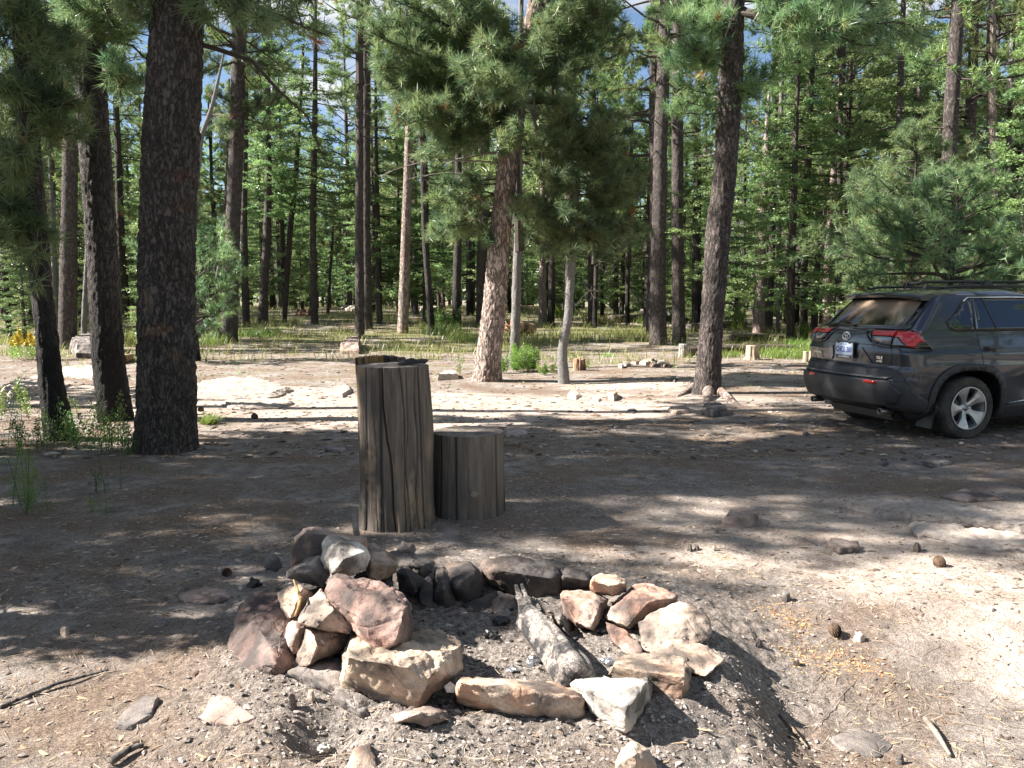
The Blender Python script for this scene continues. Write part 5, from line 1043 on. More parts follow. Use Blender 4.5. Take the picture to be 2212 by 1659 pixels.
def Pq(q, z, s=-1):
    """point of the rear half at outline coordinate q (0 = centre of the tail, growing round the corner and along the side)"""
    xr = prof(XR, z); rc = prof(RC_, z); w0 = wside(xr+rc, z); f = w0-rc
    if q <= f: x = xr+.08*(q/f)**2; y = q
    else:
        a = (q-f)/rc
        if a < math.pi/2: x = xr+.08+(rc)*(1-math.cos(a)); y = f+rc*math.sin(a)
        else: x = xr+.08+rc+(q-f-rc*math.pi/2); y = wside(x, z)
    return Vector((x, s*y, z))
def Ps(x, z, s=-1):
    xr = prof(XR, z); rc = prof(RC_, z); d = xr+.08+rc-x
    if d <= 0: return Vector((x, s*wside(x, z), z))
    d = min(d, rc*.9999); return Vector((x, s*(wside(xr+rc, z)-rc+math.sqrt(rc*rc-d*d)), z))
def body_mesh():
    bm = bmesh.new(); rows = []
    zs = sorted(set(list(np.linspace(.22, 1.66, 47))+ZP))
    xs = np.linspace(-1.9, 1.75, 60)
    for z in zs:
        xr, xf, rc = prof(XR, z), prof(XF, z), prof(RC_, z); half = []
        f = wside(xr+rc, z)-rc
        for q in np.linspace(0, f, 8): half.append(Pq(q, z, 1))
        for a in np.linspace(0, math.pi/2, 10)[1:]: half.append(Pq(f+rc*a*.9999, z, 1))
        x0 = half[-1].x; rf = min(.45, .35); x1 = xf-rf
        for x in np.linspace(x0, max(x0+.1, x1), 46)[1:]: half.append(Vector((x, wside(x, z), z)))
        wl_ = half[-1].y; xe = half[-1].x
        for a in np.linspace(0, math.pi/2, 9)[1:]: half.append(Vector((xe+rf*math.sin(a), wl_-.28+.28*math.cos(a), z)))
        for k in np.linspace(1, 0, 7)[1:]: half.append(Vector((xe+rf+.06*(1-k*k), (wl_-.28)*k, z)))
        ring = half+[Vector((p.x, -p.y, p.z)) for p in half[-2:0:-1]]
        rows.append([bm.verts.new(p) for p in ring])
    n = len(rows[0])
    # crowned roof
    cx = sum(v.co.x for v in rows[-1])/n
    for k, (sc_, dz) in enumerate([(.93, .016), (.78, .032), (.5, .043), (.2, .047)]):
        rows.append([bm.verts.new(Vector((-.55+(v.co.x+.55)*(1-(1-sc_)*.75), v.co.y*sc_, 1.66+dz*(1-.35*((v.co.x+.4)/1.3)**2)))) for v in rows[len(rows)-1-k]])
    for a, b in zip(rows, rows[1:]):
        for i in range(n):
            try: bm.faces.new((a[i], a[(i+1) % n], b[(i+1) % n], b[i]))
            except ValueError: pass
    bm.faces.new(rows[0][::-1]); bm.faces.new(rows[-1]); bmesh.ops.recalc_face_normals(bm, faces=bm.faces)
    me = bpy.data.meshes.new('body'); bm.to_mesh(me); bm.free(); return me
ARCH = []
for k in range(29):
    a = math.pi*k/28; c, s_ = math.cos(a), math.sin(a); e = .72
    ARCH.append((-.455*math.copysign(abs(c)**e, c)*(1 if s_ > .05 else 1.02), .46*abs(s_)**e-.0))
def arch_poly(ax, grow=0.0, low=.0): return [(ax+x*(1+grow/.455), .33+z*(1+grow/.46)) for x, z in ARCH]
def cutter(ax, s):
    pl = [(ax-.47, .05)]+arch_poly(ax)+[(ax+.47, .05)]; bm = bmesh.new()
    A_ = [bm.verts.new((x, s*.52, z)) for x, z in pl]; B_ = [bm.verts.new((x, s*1.2, z)) for x, z in pl]; n = len(pl)
    bm.faces.new(A_); bm.faces.new(B_[::-1])
    for i in range(n): bm.faces.new((A_[i], B_[i], B_[(i+1) % n], A_[(i+1) % n]))
    bmesh.ops.recalc_face_normals(bm, faces=bm.faces); me = bpy.data.meshes.new('cut'); bm.to_mesh(me); bm.free(); return bpy.data.objects.new('cut', me)
def shell(name, polys, mapper, mat, parent, off=.006, thick=.010, cell=.06, smooth=True):
    bm = bmesh.new()
    for pl in polys:
        f = bm.faces.new([bm.verts.new((a, b, 0)) for a, b in pl])
    bmesh.ops.triangulate(bm, faces=bm.faces)
    xs = [v.co.x for v in bm.verts]; ys = [v.co.y for v in bm.verts]
    for lo, hi, ax in ((min(xs), max(xs), 0), (min(ys), max(ys), 1)):
        k = math.floor(lo/cell)+1
        while k*cell < hi:
            co = Vector((k*cell, 0, 0)) if ax == 0 else Vector((0, k*cell, 0)); no = Vector((1, 0, 0)) if ax == 0 else Vector((0, 1, 0))
            bmesh.ops.bisect_plane(bm, geom=bm.verts[:]+bm.edges[:]+bm.faces[:], plane_co=co, plane_no=no); k += 1
    bmesh.ops.remove_doubles(bm, verts=bm.verts, dist=1e-5)
    def mp_(a, b):
        p = mapper(a, b); e = .004; du = mapper(a+e, b)-mapper(a-e, b); dv = mapper(a, b+e)-mapper(a, b-e); n = du.cross(dv)
        n = n.normalized() if n.length > 1e-12 else Vector((-1, 0, 0))
        if n.dot(Vector((p.x+.0, p.y, 0)) - Vector((max(-1.2, min(1.2, p.x)), 0, 0))*.98) < 0: n = -n
        return p, n
    inner = {}
    verts = list(bm.verts); faces = list(bm.faces); bedges = [e for e in bm.edges if e.is_boundary]
    data = {v: mp_(v.co.x, v.co.y) for v in verts}
    for v in verts: inner[v] = bm.verts.new(data[v][0]+data[v][1]*(off-thick))
    for v in verts: v.co = data[v][0]+data[v][1]*off
    for e in bedges:
        a, b = e.verts
        try: bm.faces.new((a, b, inner[b], inner[a]))
        except ValueError: pass
    for f in faces: f.smooth = smooth
    bmesh.ops.recalc_face_normals(bm, faces=bm.faces)
    # make sure the outer sheet looks outward
    me = bpy.data.meshes.new(name); bm.to_mesh(me); bm.free(); me.materials.append(mat); return link(name, me, parent)
def strip(pts, w):
    """a thin polygon following a polyline"""
    L_, R_ = [], []
    for i, (x, z) in enumerate(pts):
        a = pts[max(0, i-1)]; b = pts[min(len(pts)-1, i+1)]; dx, dz = b[0]-a[0], b[1]-a[1]; l = math.hypot(dx, dz)+1e-9
        L_.append((x-dz/l*w/2, z+dx/l*w/2)); R_.append((x+dz/l*w/2, z-dx/l*w/2))
    return [[L_[i], L_[i+1], R_[i+1], R_[i]] for i in range(len(pts)-1)]
def box(name, c, s, mat, parent, bev=.01, rot=(0, 0, 0), seg=2, taper=None):
    bm = bmesh.new(); bmesh.ops.create_cube(bm, size=1)
    for v in bm.verts:
        v.co = Vector((v.co.x*s[0], v.co.y*s[1], v.co.z*s[2]))
        if taper and v.co.z > 0: v.co.x *= taper[0]; v.co.y *= taper[1]
    if bev: bmesh.ops.bevel(bm, geom=bm.edges[:], offset=min(bev, min(s)*.45), segments=seg, affect='EDGES')
    for f in bm.faces: f.smooth = False
    me = bpy.data.meshes.new(name); bm.to_mesh(me); bm.free(); me.materials.append(mat); o = link(name, me, parent); o.location = c; o.rotation_euler = rot; return o
def lathe(name, prof_, mat, parent, seg=48, axis='y', loc=(0, 0, 0), smooth=True):
    V = []; n = len(prof_); th = np.linspace(0, 2*math.pi, seg, endpoint=False)
    for (r, h) in prof_: V += [(r*math.cos(t_), h, r*math.sin(t_)) for t_ in th] if axis == 'y' else [(h, r*math.cos(t_), r*math.sin(t_)) for t_ in th]
    i = np.arange(n-1)[:, None]*seg; j = np.arange(seg)[None, :]
    Fq = np.stack([i+j, i+(j+1) % seg, i+seg+(j+1) % seg, i+seg+j], -1).reshape(-1, 4)
    o = link(name, mesh_np(name, np.array(V), [Fq], [mat], None, smooth), parent); o.location = loc; return o
m, t, p, o = newmat('car_paint'); p.inputs['Base Color'].default_value = (.040, .048, .064, 1); p.inputs['Metallic'].default_value = .5; p.inputs['Roughness'].default_value = .33
p.inputs['Coat Weight'].default_value = 1.0; p.inputs['Coat Roughness'].default_value = .04
tcn = nd(t, 'ShaderNodeTexCoord'); fl = noise_(t, tcn.outputs['Object'], 5, 5)   # a film of dust, heavier low down
sp_ = nd(t, 'ShaderNodeSeparateXYZ'); t.links.new(tcn.outputs['Object'], sp_.inputs[0])
df = math_(t, 'MULTIPLY', math_(t, 'ADD', .04, math_(t, 'MULTIPLY', ramp(t, sp_.outputs[2], [(.25, (1, 1, 1)), (.8, (0, 0, 0))]), .28)), fl)
ds = t.nodes.new('ShaderNodeBsdfDiffuse'); ds.inputs[0].default_value = (.16, .135, .115, 1); ms = t.nodes.new('ShaderNodeMixShader')
t.links.new(df, ms.inputs[0]); t.links.new(p.outputs[0], ms.inputs[1]); t.links.new(ds.outputs[0], ms.inputs[2]); t.links.new(ms.outputs[0], o.inputs[0]); C_PAINT = m
C_CLAD, t, p, o = newmat('grey_plastic'); p.inputs['Base Color'].default_value = (.035, .036, .040, 1); p.inputs['Roughness'].default_value = .55; bump(t, p, noise_(t, None, 400, 2), .15, .001)
C_BLACK = plain('black_plastic', (.012, .012, .013), .4)
C_GLOSS = plain('gloss_black', (.008, .008, .009), .12, 0, .6)
C_GLASS, t, p, o = newmat('dark_glass'); p.inputs['Base Color'].default_value = (.006, .007, .007, 1); p.inputs['Roughness'].default_value = .03; p.inputs['Specular IOR Level'].default_value = .9; p.inputs['Coat Weight'].default_value = .7; p.inputs['Coat Roughness'].default_value = .02
C_REAR, t, p, o = newmat('dusty_rear_glass'); p.inputs['Base Color'].default_value = (.006, .006, .007, 1); p.inputs['Roughness'].default_value = .05; p.inputs['Specular IOR Level'].default_value = .8; p.inputs['Coat Weight'].default_value = .5
tcn = nd(t, 'ShaderNodeTexCoord'); ds = t.nodes.new('ShaderNodeBsdfDiffuse'); ds.inputs[0].default_value = (.34, .25, .18, 1); ms = t.nodes.new('ShaderNodeMixShader')
sp_ = nd(t, 'ShaderNodeSeparateXYZ'); t.links.new(tcn.outputs['Object'], sp_.inputs[0])
df = math_(t, 'MULTIPLY', math_(t, 'MULTIPLY', ramp(t, math_(t, 'ADD', sp_.outputs[2], math_(t, 'MULTIPLY', noise_(t, tcn.outputs['Object'], 3.2, 5, .6, .6), .35)), [(1.42, (0, 0, 0)), (1.0, (0, 0, 0))]), 1), 1)
rmp = nd(t, 'ShaderNodeMapRange'); rmp.inputs[1].default_value = 1.48; rmp.inputs[2].default_value = 1.68; rmp.inputs[3].default_value = .04; rmp.inputs[4].default_value = .62
t.links.new(math_(t, 'ADD', sp_.outputs[2], math_(t, 'MULTIPLY', noise_(t, tcn.outputs['Object'], 3.4, 5, .62, .7), .36)), rmp.inputs[0])
t.links.new(rmp.outputs[0], ms.inputs[0]); t.links.new(p.outputs[0], ms.inputs[1]); t.links.new(ds.outputs[0], ms.inputs[2]); t.links.new(ms.outputs[0], o.inputs[0])
C_CHROME = plain('chrome', (.72, .73, .75), .10, 1.0)
C_RIM = plain('silver_alloy', (.50, .505, .52), .36, .75, .3)
C_TYRE, t, p, o = newmat('tyre_rubber'); tcn = nd(t, 'ShaderNodeTexCoord')
t.links.new(mix_(t, ramp(t, noise_(t, tcn.outputs['Object'], 7, 4), [(.4, (0, 0, 0)), (.7, (1, 1, 1))]), (.028, .027, .026), (.085, .073, .062)), p.inputs['Base Color']); p.inputs['Roughness'].default_value = .8
C_RED = plain('red_lens', (.55, .012, .015), .12, 0, .9)
C_CLEAR = plain('clear_lens', (.24, .25, .27), .12, .3, .9)
C_PLATE = plain('plate_face', (.50, .58, .72), .4)
C_BLUE = plain('plate_blue', (.03, .07, .32), .5)
C_PBLUE = plain('plate_pale_blue', (.25, .36, .62), .5)
C_LETTER = plain('white_letter', (.75, .76, .78), .4)
car = empty('car', (0, 0, 0)); car['label'] = 'dark grey sport utility car with roof rack, parked at right'; car['category'] = 'car'
_bo = link('body', body_mesh(), None); _bo.data.materials.append(C_PAINT); _bo.data.materials.append(C_BLACK)
for ax in (-1.345, 1.345):
    for s in (-1, 1):
        c_ = cutter(ax, s); col.objects.link(c_); md = _bo.modifiers.new('b', 'BOOLEAN'); md.operation = 'DIFFERENCE'; md.solver = 'EXACT'; md.object = c_
dg = bpy.context.evaluated_depsgraph_get(); me = bpy.data.meshes.new_from_object(_bo.evaluated_get(dg)); _bo.modifiers.clear(); _bo.data = me; me.name = 'body'
for c_ in [o_ for o_ in list(bpy.data.objects) if o_.name.startswith('cut')]: bpy.data.objects.remove(c_)
_bo.parent = car
for f in me.polygons:
    c_ = f.center; n_ = f.normal; near = any(abs(c_.x-ax) < .5 for ax in (-1.345, 1.345)) and c_.z < .85 and abs(c_.y) < .9
    inner = near and (abs(n_.y) < .5 or abs(c_.y) < .6) and abs(c_.y) > .4 and (math.hypot(c_.x-(-1.345 if c_.x < 0 else 1.345), c_.z-.33) < .56) and not (abs(n_.y) > .6 and abs(c_.y) > .75)
    f.material_index = 1 if (inner or c_.z < .225) else 0
    f.use_smooth = not inner
for s in (-1, 1):
    Q = lambda q, z, s=s: Pq(q, z, s); S_ = lambda x, z, s=s: Ps(x, z, s)
    # lower cladding from the wheel arch round the corner, arches and sill
    xj = -1.345-.47
    def qx(x, z): return wside(prof(XR, z)+prof(RC_, z), z)-prof(RC_, z)+prof(RC_, z)*math.pi/2+(x-(prof(XR, z)+.08+prof(RC_, z)))
    shell('bumper_reflector', [[(.42, .645), (.585, .64), (.60, .672), (.44, .677)]], Q, C_RED, car, .038, .02)
    for ax in (-1.345, 1.345):
        i_, o_ = arch_poly(ax, 0), arch_poly(ax, .075); i_ = [(ax-.455, .24)]+i_+[(ax+.455, .24)]; o_ = [(ax-.545, .24)]+o_+[(ax+.545, .24)]
        shell('wheel_arch', [[i_[k], i_[k+1], o_[k+1], o_[k]] for k in range(len(i_)-1)], S_, C_CLAD, car, .018, .035)
    shell('sill', [[(-.80, .23), (.80, .23), (.82, .36), (.5, .42), (-.6, .42), (-.84, .36)]], S_, C_CLAD, car, .014, .03)
    shell('sill_chrome', strip([(-.78, .40), (-.5, .435), (.6, .435)], .012), S_, C_CHROME, car, .02, .02)
    # windows
    qw = [(-1.60, 1.33), (-1.59, 1.27), (-1.52, 1.24), (-1.28, 1.245), (-1.19, 1.585), (-1.23, 1.585), (-1.31, 1.54), (-1.45, 1.42)]
    dw = [(-1.225, 1.245), (-.02, 1.25), (-.02, 1.58), (-1.14, 1.59)]; fw = [(.03, 1.25), (.87, 1.25), (.62, 1.43), (.36, 1.56), (.03, 1.58)]
    shell('window_frame', [[(-1.625, 1.33), (-1.61, 1.25), (-1.52, 1.222), (.93, 1.225), (.66, 1.45), (.38, 1.585), (-.6, 1.605), (-1.24, 1.605), (-1.33, 1.56), (-1.47, 1.43)]], S_, C_BLACK, car, .004, .012)
    for nm, pl in (('quarter_window', qw), ('rear_door_window', dw), ('front_door_window', fw)): shell(nm, [pl], S_, C_GLASS, car, .008, .01)
    shell('window_chrome', strip([(-1.31, 1.553), (-1.23, 1.596), (-.6, 1.60), (0, 1.594), (.38, 1.575)], .014), S_, C_CHROME, car, .014, .012)
    shell('window_divider', strip([(-1.035, 1.59), (-.98, 1.25)], .022), S_, C_BLACK, car, .012, .01)
    shell('window_divider', strip([(-1.165, 1.59), (-1.252, 1.24)], .03), S_, C_PAINT, car, .012, .01)
    # panel gaps
    shell('panel_gap', strip([(-1.25, 1.225), (-1.235, 1.05), (-1.19, .88), (-1.175, .78)], .006)+strip([(0, 1.22), (.0, .42)], .006)+strip([(.93, 1.2), (.98, .9), (.9, .45)], .006)+strip([(-.80, .43), (.88, .43)], .006), S_, C_BLACK, car, .003, .006)
    shell('panel_gap', strip([(.668, 1.06), (.675, .95), (.655, .86), (.62, .83), (.55, .83)], .008)+strip([(.75, 1.225), (.71, 1.30), (.66, 1.45), (.62, 1.58)], .006), Q, C_BLACK, car, .003, .006)
    # lamps
    tl = shell('tail_lamp', [[(0.672, 1.236), (0.869, 1.226), (0.990, 1.17), (1.160, 1.03), (0.966, 1.035), (0.672, 1.06)]], Q, C_GLOSS, car, .016, .03)
    shell('red_lens', [[(0.679, 1.214), (0.797, 1.214), (0.906, 1.198), (1.039, 1.115), (0.948, 1.105), (0.912, 1.055), (0.845, 1.062), (0.748, 1.158), (0.679, 1.162)]], Q, C_RED, tl, .022, .012)
    shell('clear_lens', [[(0.682, 1.15), (0.736, 1.148), (0.809, 1.075), (0.682, 1.078)]], Q, C_CLEAR, tl, .020, .010)
    tl = shell('gate_lamp', [[(0.315, 1.232), (0.663, 1.236), (0.663, 1.06), (0.485, 1.08), (0.405, 1.12)]], Q, C_GLOSS, car, .016, .03)
    shell('red_lens', [[(0.345, 1.214), (0.660, 1.216), (0.660, 1.168), (0.390, 1.172)]], Q, C_RED, tl, .022, .012)
    shell('clear_lens', [[(0.415, 1.158), (0.658, 1.154), (0.658, 1.08), (0.495, 1.095)]], Q, C_CLEAR, tl, .020, .010)
    shell('lamp_trim', strip([(0.255, 1.205), (0.305, 1.17), (0.385, 1.095), (0.475, 1.065), (0.660, 1.048)], .014), Q, C_CHROME if False else C_PAINT, car, .022, .02)
    # handles
    for hx in (-1.05, .10):
        shell('handle_cup', [[(hx-.08, 1.035), (hx-.06, 1.0), (hx+.03, .99), (hx+.06, 1.02), (hx+.04, 1.06), (hx-.05, 1.06)]], S_, C_BLACK, car, .002, .004)
        h_ = box('door_handle', S_(hx, 1.045)+Vector((0, s*.035, 0)), (.20, .022, .032), C_PAINT, car, .01, seg=3)
    # mud flap, exhaust, rail
    box('mud_flap', (-1.345-.475, s*.80, .30 if s < 0 else .36), (.015, .24, .30), C_BLACK, car, .005, rot=(0, .18, 0))
    ex = lathe('exhaust_tip', [(.026, .10), (.035, .10), (.036, -.07), (.032, -.073), (.030, -.06), (.026, .05), (0, .05)], plain('dull_steel', (.30, .29, .28), .35, .9), car, 28, 'x', (-2.21, s*.60, .325))
    V_, F_ = tube([((x_, s*(.605+.02*math.sin((x_+1.5)*1.3)), 1.70+.03*min(1, max(0, math.sin((x_+1.55)/2.35*math.pi)*3))) , .016) for x_ in np.linspace(-1.5, .8, 16)], 10)
    link('roof_rail', mesh_np('roof_rail', V_, [F_], [C_BLACK], None, True), car)
    mr = box('side_mirror', (.72, s*1.02, 1.22), (.12, .20, .14), C_PAINT, car, .04, seg=4); box('mirror_glass', (-.062, 0, 0), (.004, .16, .10), C_CHROME, mr, .001)
    shell('headlamp', [[(1.85, .90), (2.18, .84), (2.14, .95), (1.85, .99)]], S_, C_CLEAR, car, .01, .02)
    # tail pillar
    shell('tail_pillar', [[(.655, 1.245), (.735, 1.245), (.69, 1.42), (.65, 1.60), (.585, 1.60), (.62, 1.42)]], Q, C_GLOSS, car, .010, .012)
bothq = lambda q, z: Pq(abs(q), z, -1 if q < 0 else 1)
def mir(pl): return [(-a, b) for a, b in pl]+[(a, b) for a, b in pl[::-1]]
shell('bumper', [mir([(.60, .36), (.80, .31), (1.20, .27), (1.26, .40), (1.18, .44), (1.06, .52), (.95, .64), (.80, .78), (.68, .815)])], bothq, C_CLAD, car, .012, .03)
shell('bumper_lip', [mir([(.62, .40), (.78, .44), (.86, .56), (.74, .685)])], bothq, C_CLAD, car, .034, .03)
shell('bumper_crease', [mir([(.70, .688), (.745, .70)])], bothq, plain('crease_highlight', (.09, .09, .095), .5), car, .030, .01)  # lighter grey strip: the highlight along the crease, put in as colour
shell('lower_valance', [mir([(.55, .35), (.63, .41)])], bothq, C_BLACK, car, .022, .02)
shell('panel_gap', [mir([(.55, .826), (.55, .834)])], bothq, C_BLACK, car, .003, .006)
G_ = [(-.62, 1.262), (.62, 1.262), (.605, 1.38), (.575, 1.545), (.53, 1.58), (-.53, 1.58), (-.575, 1.545), (-.605, 1.38)]
shell('rear_window_border', [[(-.655, 1.245), (.655, 1.245), (.63, 1.40), (.60, 1.56), (.55, 1.60), (-.55, 1.60), (-.60, 1.56), (-.63, 1.40)]], bothq, C_GLOSS, car, .004, .012, .08)
shell('rear_window', [G_], bothq, C_REAR, car, .009, .012, .08)
shell('gate_ledge', [[(-.36, 1.228), (.36, 1.228), (.30, 1.20), (-.30, 1.20)]], bothq, C_PAINT, car, .012, .02, .08)
shell('gate_crease', strip([(-.75, 1.045), (-.5, 1.045), (-.44, 1.065), (.44, 1.065), (.5, 1.045), (.75, 1.045)], .008), bothq, C_BLACK, car, .003, .006, .08)
# sculpted triangles pressed in the gate beside the plate
for s in (-1, 1): shell('gate_facet', [[(s*.23, 1.03), (s*.27, 1.03), (s*.42, .855), (s*.27, .855), (s*.235, .90)]], bothq, C_PAINT, car, .014, .018, .05, False)
# wiper
V_, F_ = tube([(Pq(.05, 1.265, 1)+Vector((-.03, 0, 0)), .012), (Pq(.16, 1.30, 1)+Vector((-.035, 0, 0)), .010), (Pq(.42, 1.315, 1)+Vector((-.03, 0, 0)), .006)], 8)
link('rear_wiper', mesh_np('rear_wiper', V_, [F_], [C_BLACK], None, True), car)
# spoiler
bm = bmesh.new(); sec = []
for k in range(13):
    y = -.63+1.26*k/12; e = (abs(y)/.63)**3
    sec.append([bm.verts.new((x_, y, z_-.035*e)) for x_, z_ in ((-1.30, 1.70), (-1.60, 1.688), (-1.88+.07*e, 1.655), (-1.895+.07*e, 1.635), (-1.86+.06*e, 1.60), (-1.72, 1.60), (-1.40, 1.63))])
for a, b in zip(sec, sec[1:]):
    for i in range(7): bm.faces.new((a[i], a[(i+1) % 7], b[(i+1) % 7], b[i]))
bm.faces.new(sec[0]); bm.faces.new(sec[-1][::-1]); bmesh.ops.recalc_face_normals(bm, faces=bm.faces)
for f in bm.faces: f.smooth = False
me = bpy.data.meshes.new('spoiler'); bm.to_mesh(me); bm.free(); me.materials.append(C_PAINT); spo = link('spoiler', me, car)
box('brake_lamp', (-1.888, 0, 1.619), (.012, .26, .016), plain('dark_red_lens', (.10, .05, .045), .2), spo, .003)
# roof rack: cross bars and towers
for x_ in (-.88, .0):
    V_, F_ = tube([((x_, -.60, 1.775), .016), ((x_, -.3, 1.79), .018), ((x_, .3, 1.79), .018), ((x_, .60, 1.775), .016)], 10)
    cb = link('cross_bar', mesh_np('cross_bar', V_, [F_], [C_BLACK], None, True), car)
    for s in (-1, 1): box('rack_foot', (x_, s*.61, 1.76), (.22, .07, .085), C_BLACK, cb, .02, taper=(.45, .6))
# antenna fin
box('antenna_fin', (-1.15, 0, 1.735), (.15, .03, .06), C_PAINT, car, .012, taper=(.3, .4))
# plate
def text_obj(name, s, size, loc, mat, parent, ext=.0012, bold=0, sx=1.0):
    c = bpy.data.curves.new(name, 'FONT'); c.body = s; c.size = size; c.align_x = 'CENTER'; c.align_y = 'CENTER'; c.extrude = ext; c.offset = bold
    c.materials.append(mat); tmp = bpy.data.objects.new(name, c); col.objects.link(tmp)
    d_ = bpy.context.evaluated_depsgraph_get(); me = bpy.data.meshes.new_from_object(tmp.evaluated_get(d_)); bpy.data.objects.remove(tmp)
    o = link(name, me, parent); o.location = loc; o.rotation_euler = (math.pi/2, 0, -math.pi/2); o.scale = (sx, 1, 1); return o
pf = box('licence_plate', (-2.303, 0, .985), (.014, .345, .20), C_BLACK, car, .006)
box('plate_face', (-.006, 0, .012), (.008, .305, .150), C_PLATE, pf, .003)
box('plate_tab', (-.010, .10, .082), (.006, .04, .016), C_BLACK, pf, .002); box('plate_tab', (-.010, -.10, .082), (.006, .04, .016), C_BLACK, pf, .002)
text_obj('plate_number', 'CHCL 260', .088, (-.0115, 0, .002), C_BLUE, pf, .001, .0012, .72)
text_obj('plate_province', 'ONTARIO', .026, (-.0115, 0, .066), C_PBLUE, pf, .001)
text_obj('plate_crown', '*', .04, (-.0115, -.012, -.008), C_PBLUE, pf, .001)
text_obj('dealer_name', 'ORANGEVILLE', .030, (-.0085, 0, -.082), C_LETTER, pf, .001, .0012, 1.05)
for s in (-1, 1):
    rg_ = lathe('round_mark', [(.009, 0), (.0125, 0), (.0125, -.002), (.009, -.002), (.009, 0)], C_LETTER, pf, 20, 'x', (-.0085, s*.148, -.082))
def ell(rx, rz, w_, cx=0, cz=0, n=40):
    V = []; th = np.linspace(0, 2*math.pi, n, endpoint=False); ps = [(x_, z_) for x_, z_ in zip(rx*np.cos(th)+cx, rz*np.sin(th)+cz)]
    out = []
    for k in range(n):
        for (du, dv) in ((w_, 0), (0, .006), (-w_, 0), (0, -.002)): c_ = np.array([rx*math.cos(th[k]), rz*math.sin(th[k])]); u_ = c_/np.linalg.norm(c_); out.append((-dv, cx+c_[0]+u_[0]*du, cz+c_[1]+u_[1]*du))
    i = np.arange(n)[:, None]*4; j = np.arange(4)[None, :]; i2 = (np.arange(n)[:, None]+1) % n*4
    return np.array(out), np.stack([i+j, i+(j+1) % 4, i2+(j+1) % 4, i2+j], -1).reshape(-1, 4)
g_ = Geo()
for a in (ell(.066, .046, .006), ell(.018, .042, .005, 0, 0), ell(.040, .018, .005, 0, .022)): g_.addq(a[0], a[1])
em = link('badge', g_.mesh('badge', [C_CHROME], True), car); em.location = (-2.283, 0, 1.148)
text_obj('trim_badge', 'XLE', .045, (-2.25, -.53, .925), C_CHROME, car, .003, .001, 1.3)
text_obj('trim_badge', 'AWD', .028, (-2.25, -.53, .885), C_CHROME, car, .003, .0008, 1.3)
text_obj('model_badge', 'RAV4', .045, (-2.25, .56, .925), C_CHROME, car, .003, .001, 1.3)
# wheels
def wheel(ax, s):
    w = empty('wheel', (0, 0, 0)); w.parent = car; w.location = (ax, s*.805, .362); w.rotation_euler = (0, .35 if s < 0 else .1, 0 if s > 0 else math.pi)
    W_ = .112
    ty = lathe('tyre', [(.235, -W_*.85), (.26, -W_), (.30, -W_*1.06), (.335, -W_*.98), (.352, -W_*.86), (.362, -W_*.55), (.362, W_*.55), (.352, W_*.86), (.335, W_*.98), (.322, W_*1.05), (.318, W_*1.03), (.30, W_*1.06), (.26, W_), (.235, W_*.85)], C_TYRE, w, 96)
    me = ty.data; co = np.empty(len(me.vertices)*3, np.float32); me.vertices.foreach_get('co', co); co = co.reshape(-1, 3)
    r_ = np.hypot(co[:, 0], co[:, 2]); a_ = np.arange(96); idx = np.tile(a_, 14); k_ = (r_ > .349) & (idx % 3 == 0); co[k_, 0] *= .978; co[k_, 2] *= .978; me.vertices.foreach_set('co', co.ravel())
    rim = lathe('rim', [(.230, W_*1.0), (.244, W_*1.04), (.246, W_*.95), (.228, W_*.70), (.222, W_*.1), (.215, -W_*.7), (.236, -W_*.85)], C_RIM, w, 64)
    lathe('brake_disc', [(0, .0), (.15, .0), (.15, .02), (.0, .02)], plain('brake_disc', (.10, .095, .09), .5, .6) if 'brake_disc' not in bpy.data.materials else bpy.data.materials['brake_disc'], w, 40)
    lathe('wheel_backing', [(0, -.03), (.222, -.03)], C_BLACK, w, 40)
    bm = bmesh.new()
    for k in range(5):
        a = 2*math.pi*k/5+.31
        def P_(r, t_, h): return Vector((r*math.cos(a)-t_*math.sin(a), h, r*math.sin(a)+t_*math.cos(a)))
        rows = [(.035, .030, .062), (.075, .031, .070), (.12, .036, .084), (.17, .058, .098), (.210, .078, .107), (.234, .090, .110)]
        prev = None
        for (r, t_, h) in rows:
            cur = [bm.verts.new(P_(r, -t_*1.1, h-.035)), bm.verts.new(P_(r, -t_, h-.004)), bm.verts.new(P_(r, -t_*.25, h+(.004 if r < .2 else -.001))), bm.verts.new(P_(r, t_, h)), bm.verts.new(P_(r, t_*1.1, h-.035))]
            if prev:
                for i in range(4): bm.faces.new((prev[i], cur[i], cur[i+1], prev[i+1]))
            prev = cur
    bmesh.ops.recalc_face_normals(bm, faces=bm.faces); me = bpy.data.meshes.new('spokes'); bm.to_mesh(me); bm.free(); me.materials.append(C_RIM); link('spokes', me, w)
    lathe('hub_cap', [(0, .078), (.024, .078), (.028, .072), (.03, .062), (.055, .060), (.062, .04)], C_RIM, w, 30)
    lathe('hub_mark', [(.012, .0795), (.020, .0795), (.020, .078), (.012, .078)], C_BLACK, w, 24)
    for k in range(5):
        a = 2*math.pi*(k+.5)/5+.31; lathe('wheel_nut', [(0, .066), (.007, .066), (.009, .060), (.016, .059), (.018, .063)], C_CHROME if k % 2 else C_CHROME, w, 12, loc=(.052*math.cos(a), .004, .052*math.sin(a)))
for ax in (-1.345, 1.345):
    for s in (-1, 1): wheel(ax, s)
lathe('rear_axle', [(.04, -.7), (.04, .7)], C_BLACK, car, 12, 'y', (-1.345, 0, .34))
box('underbody', (-.05, 0, .26), (4.0, 1.1, .12), C_BLACK, car, .03)
ha = R(16.5); hx, hy = 5.11, 9.25
CARX = hx-(math.cos(ha)*-1.345-math.sin(ha)*-.87); CARY = hy-(math.sin(ha)*-1.345+math.cos(ha)*-.87)
car.location = (CARX, CARY, tz(5.13, 9.3)-.015); car.rotation_euler = (0, 0, ha)
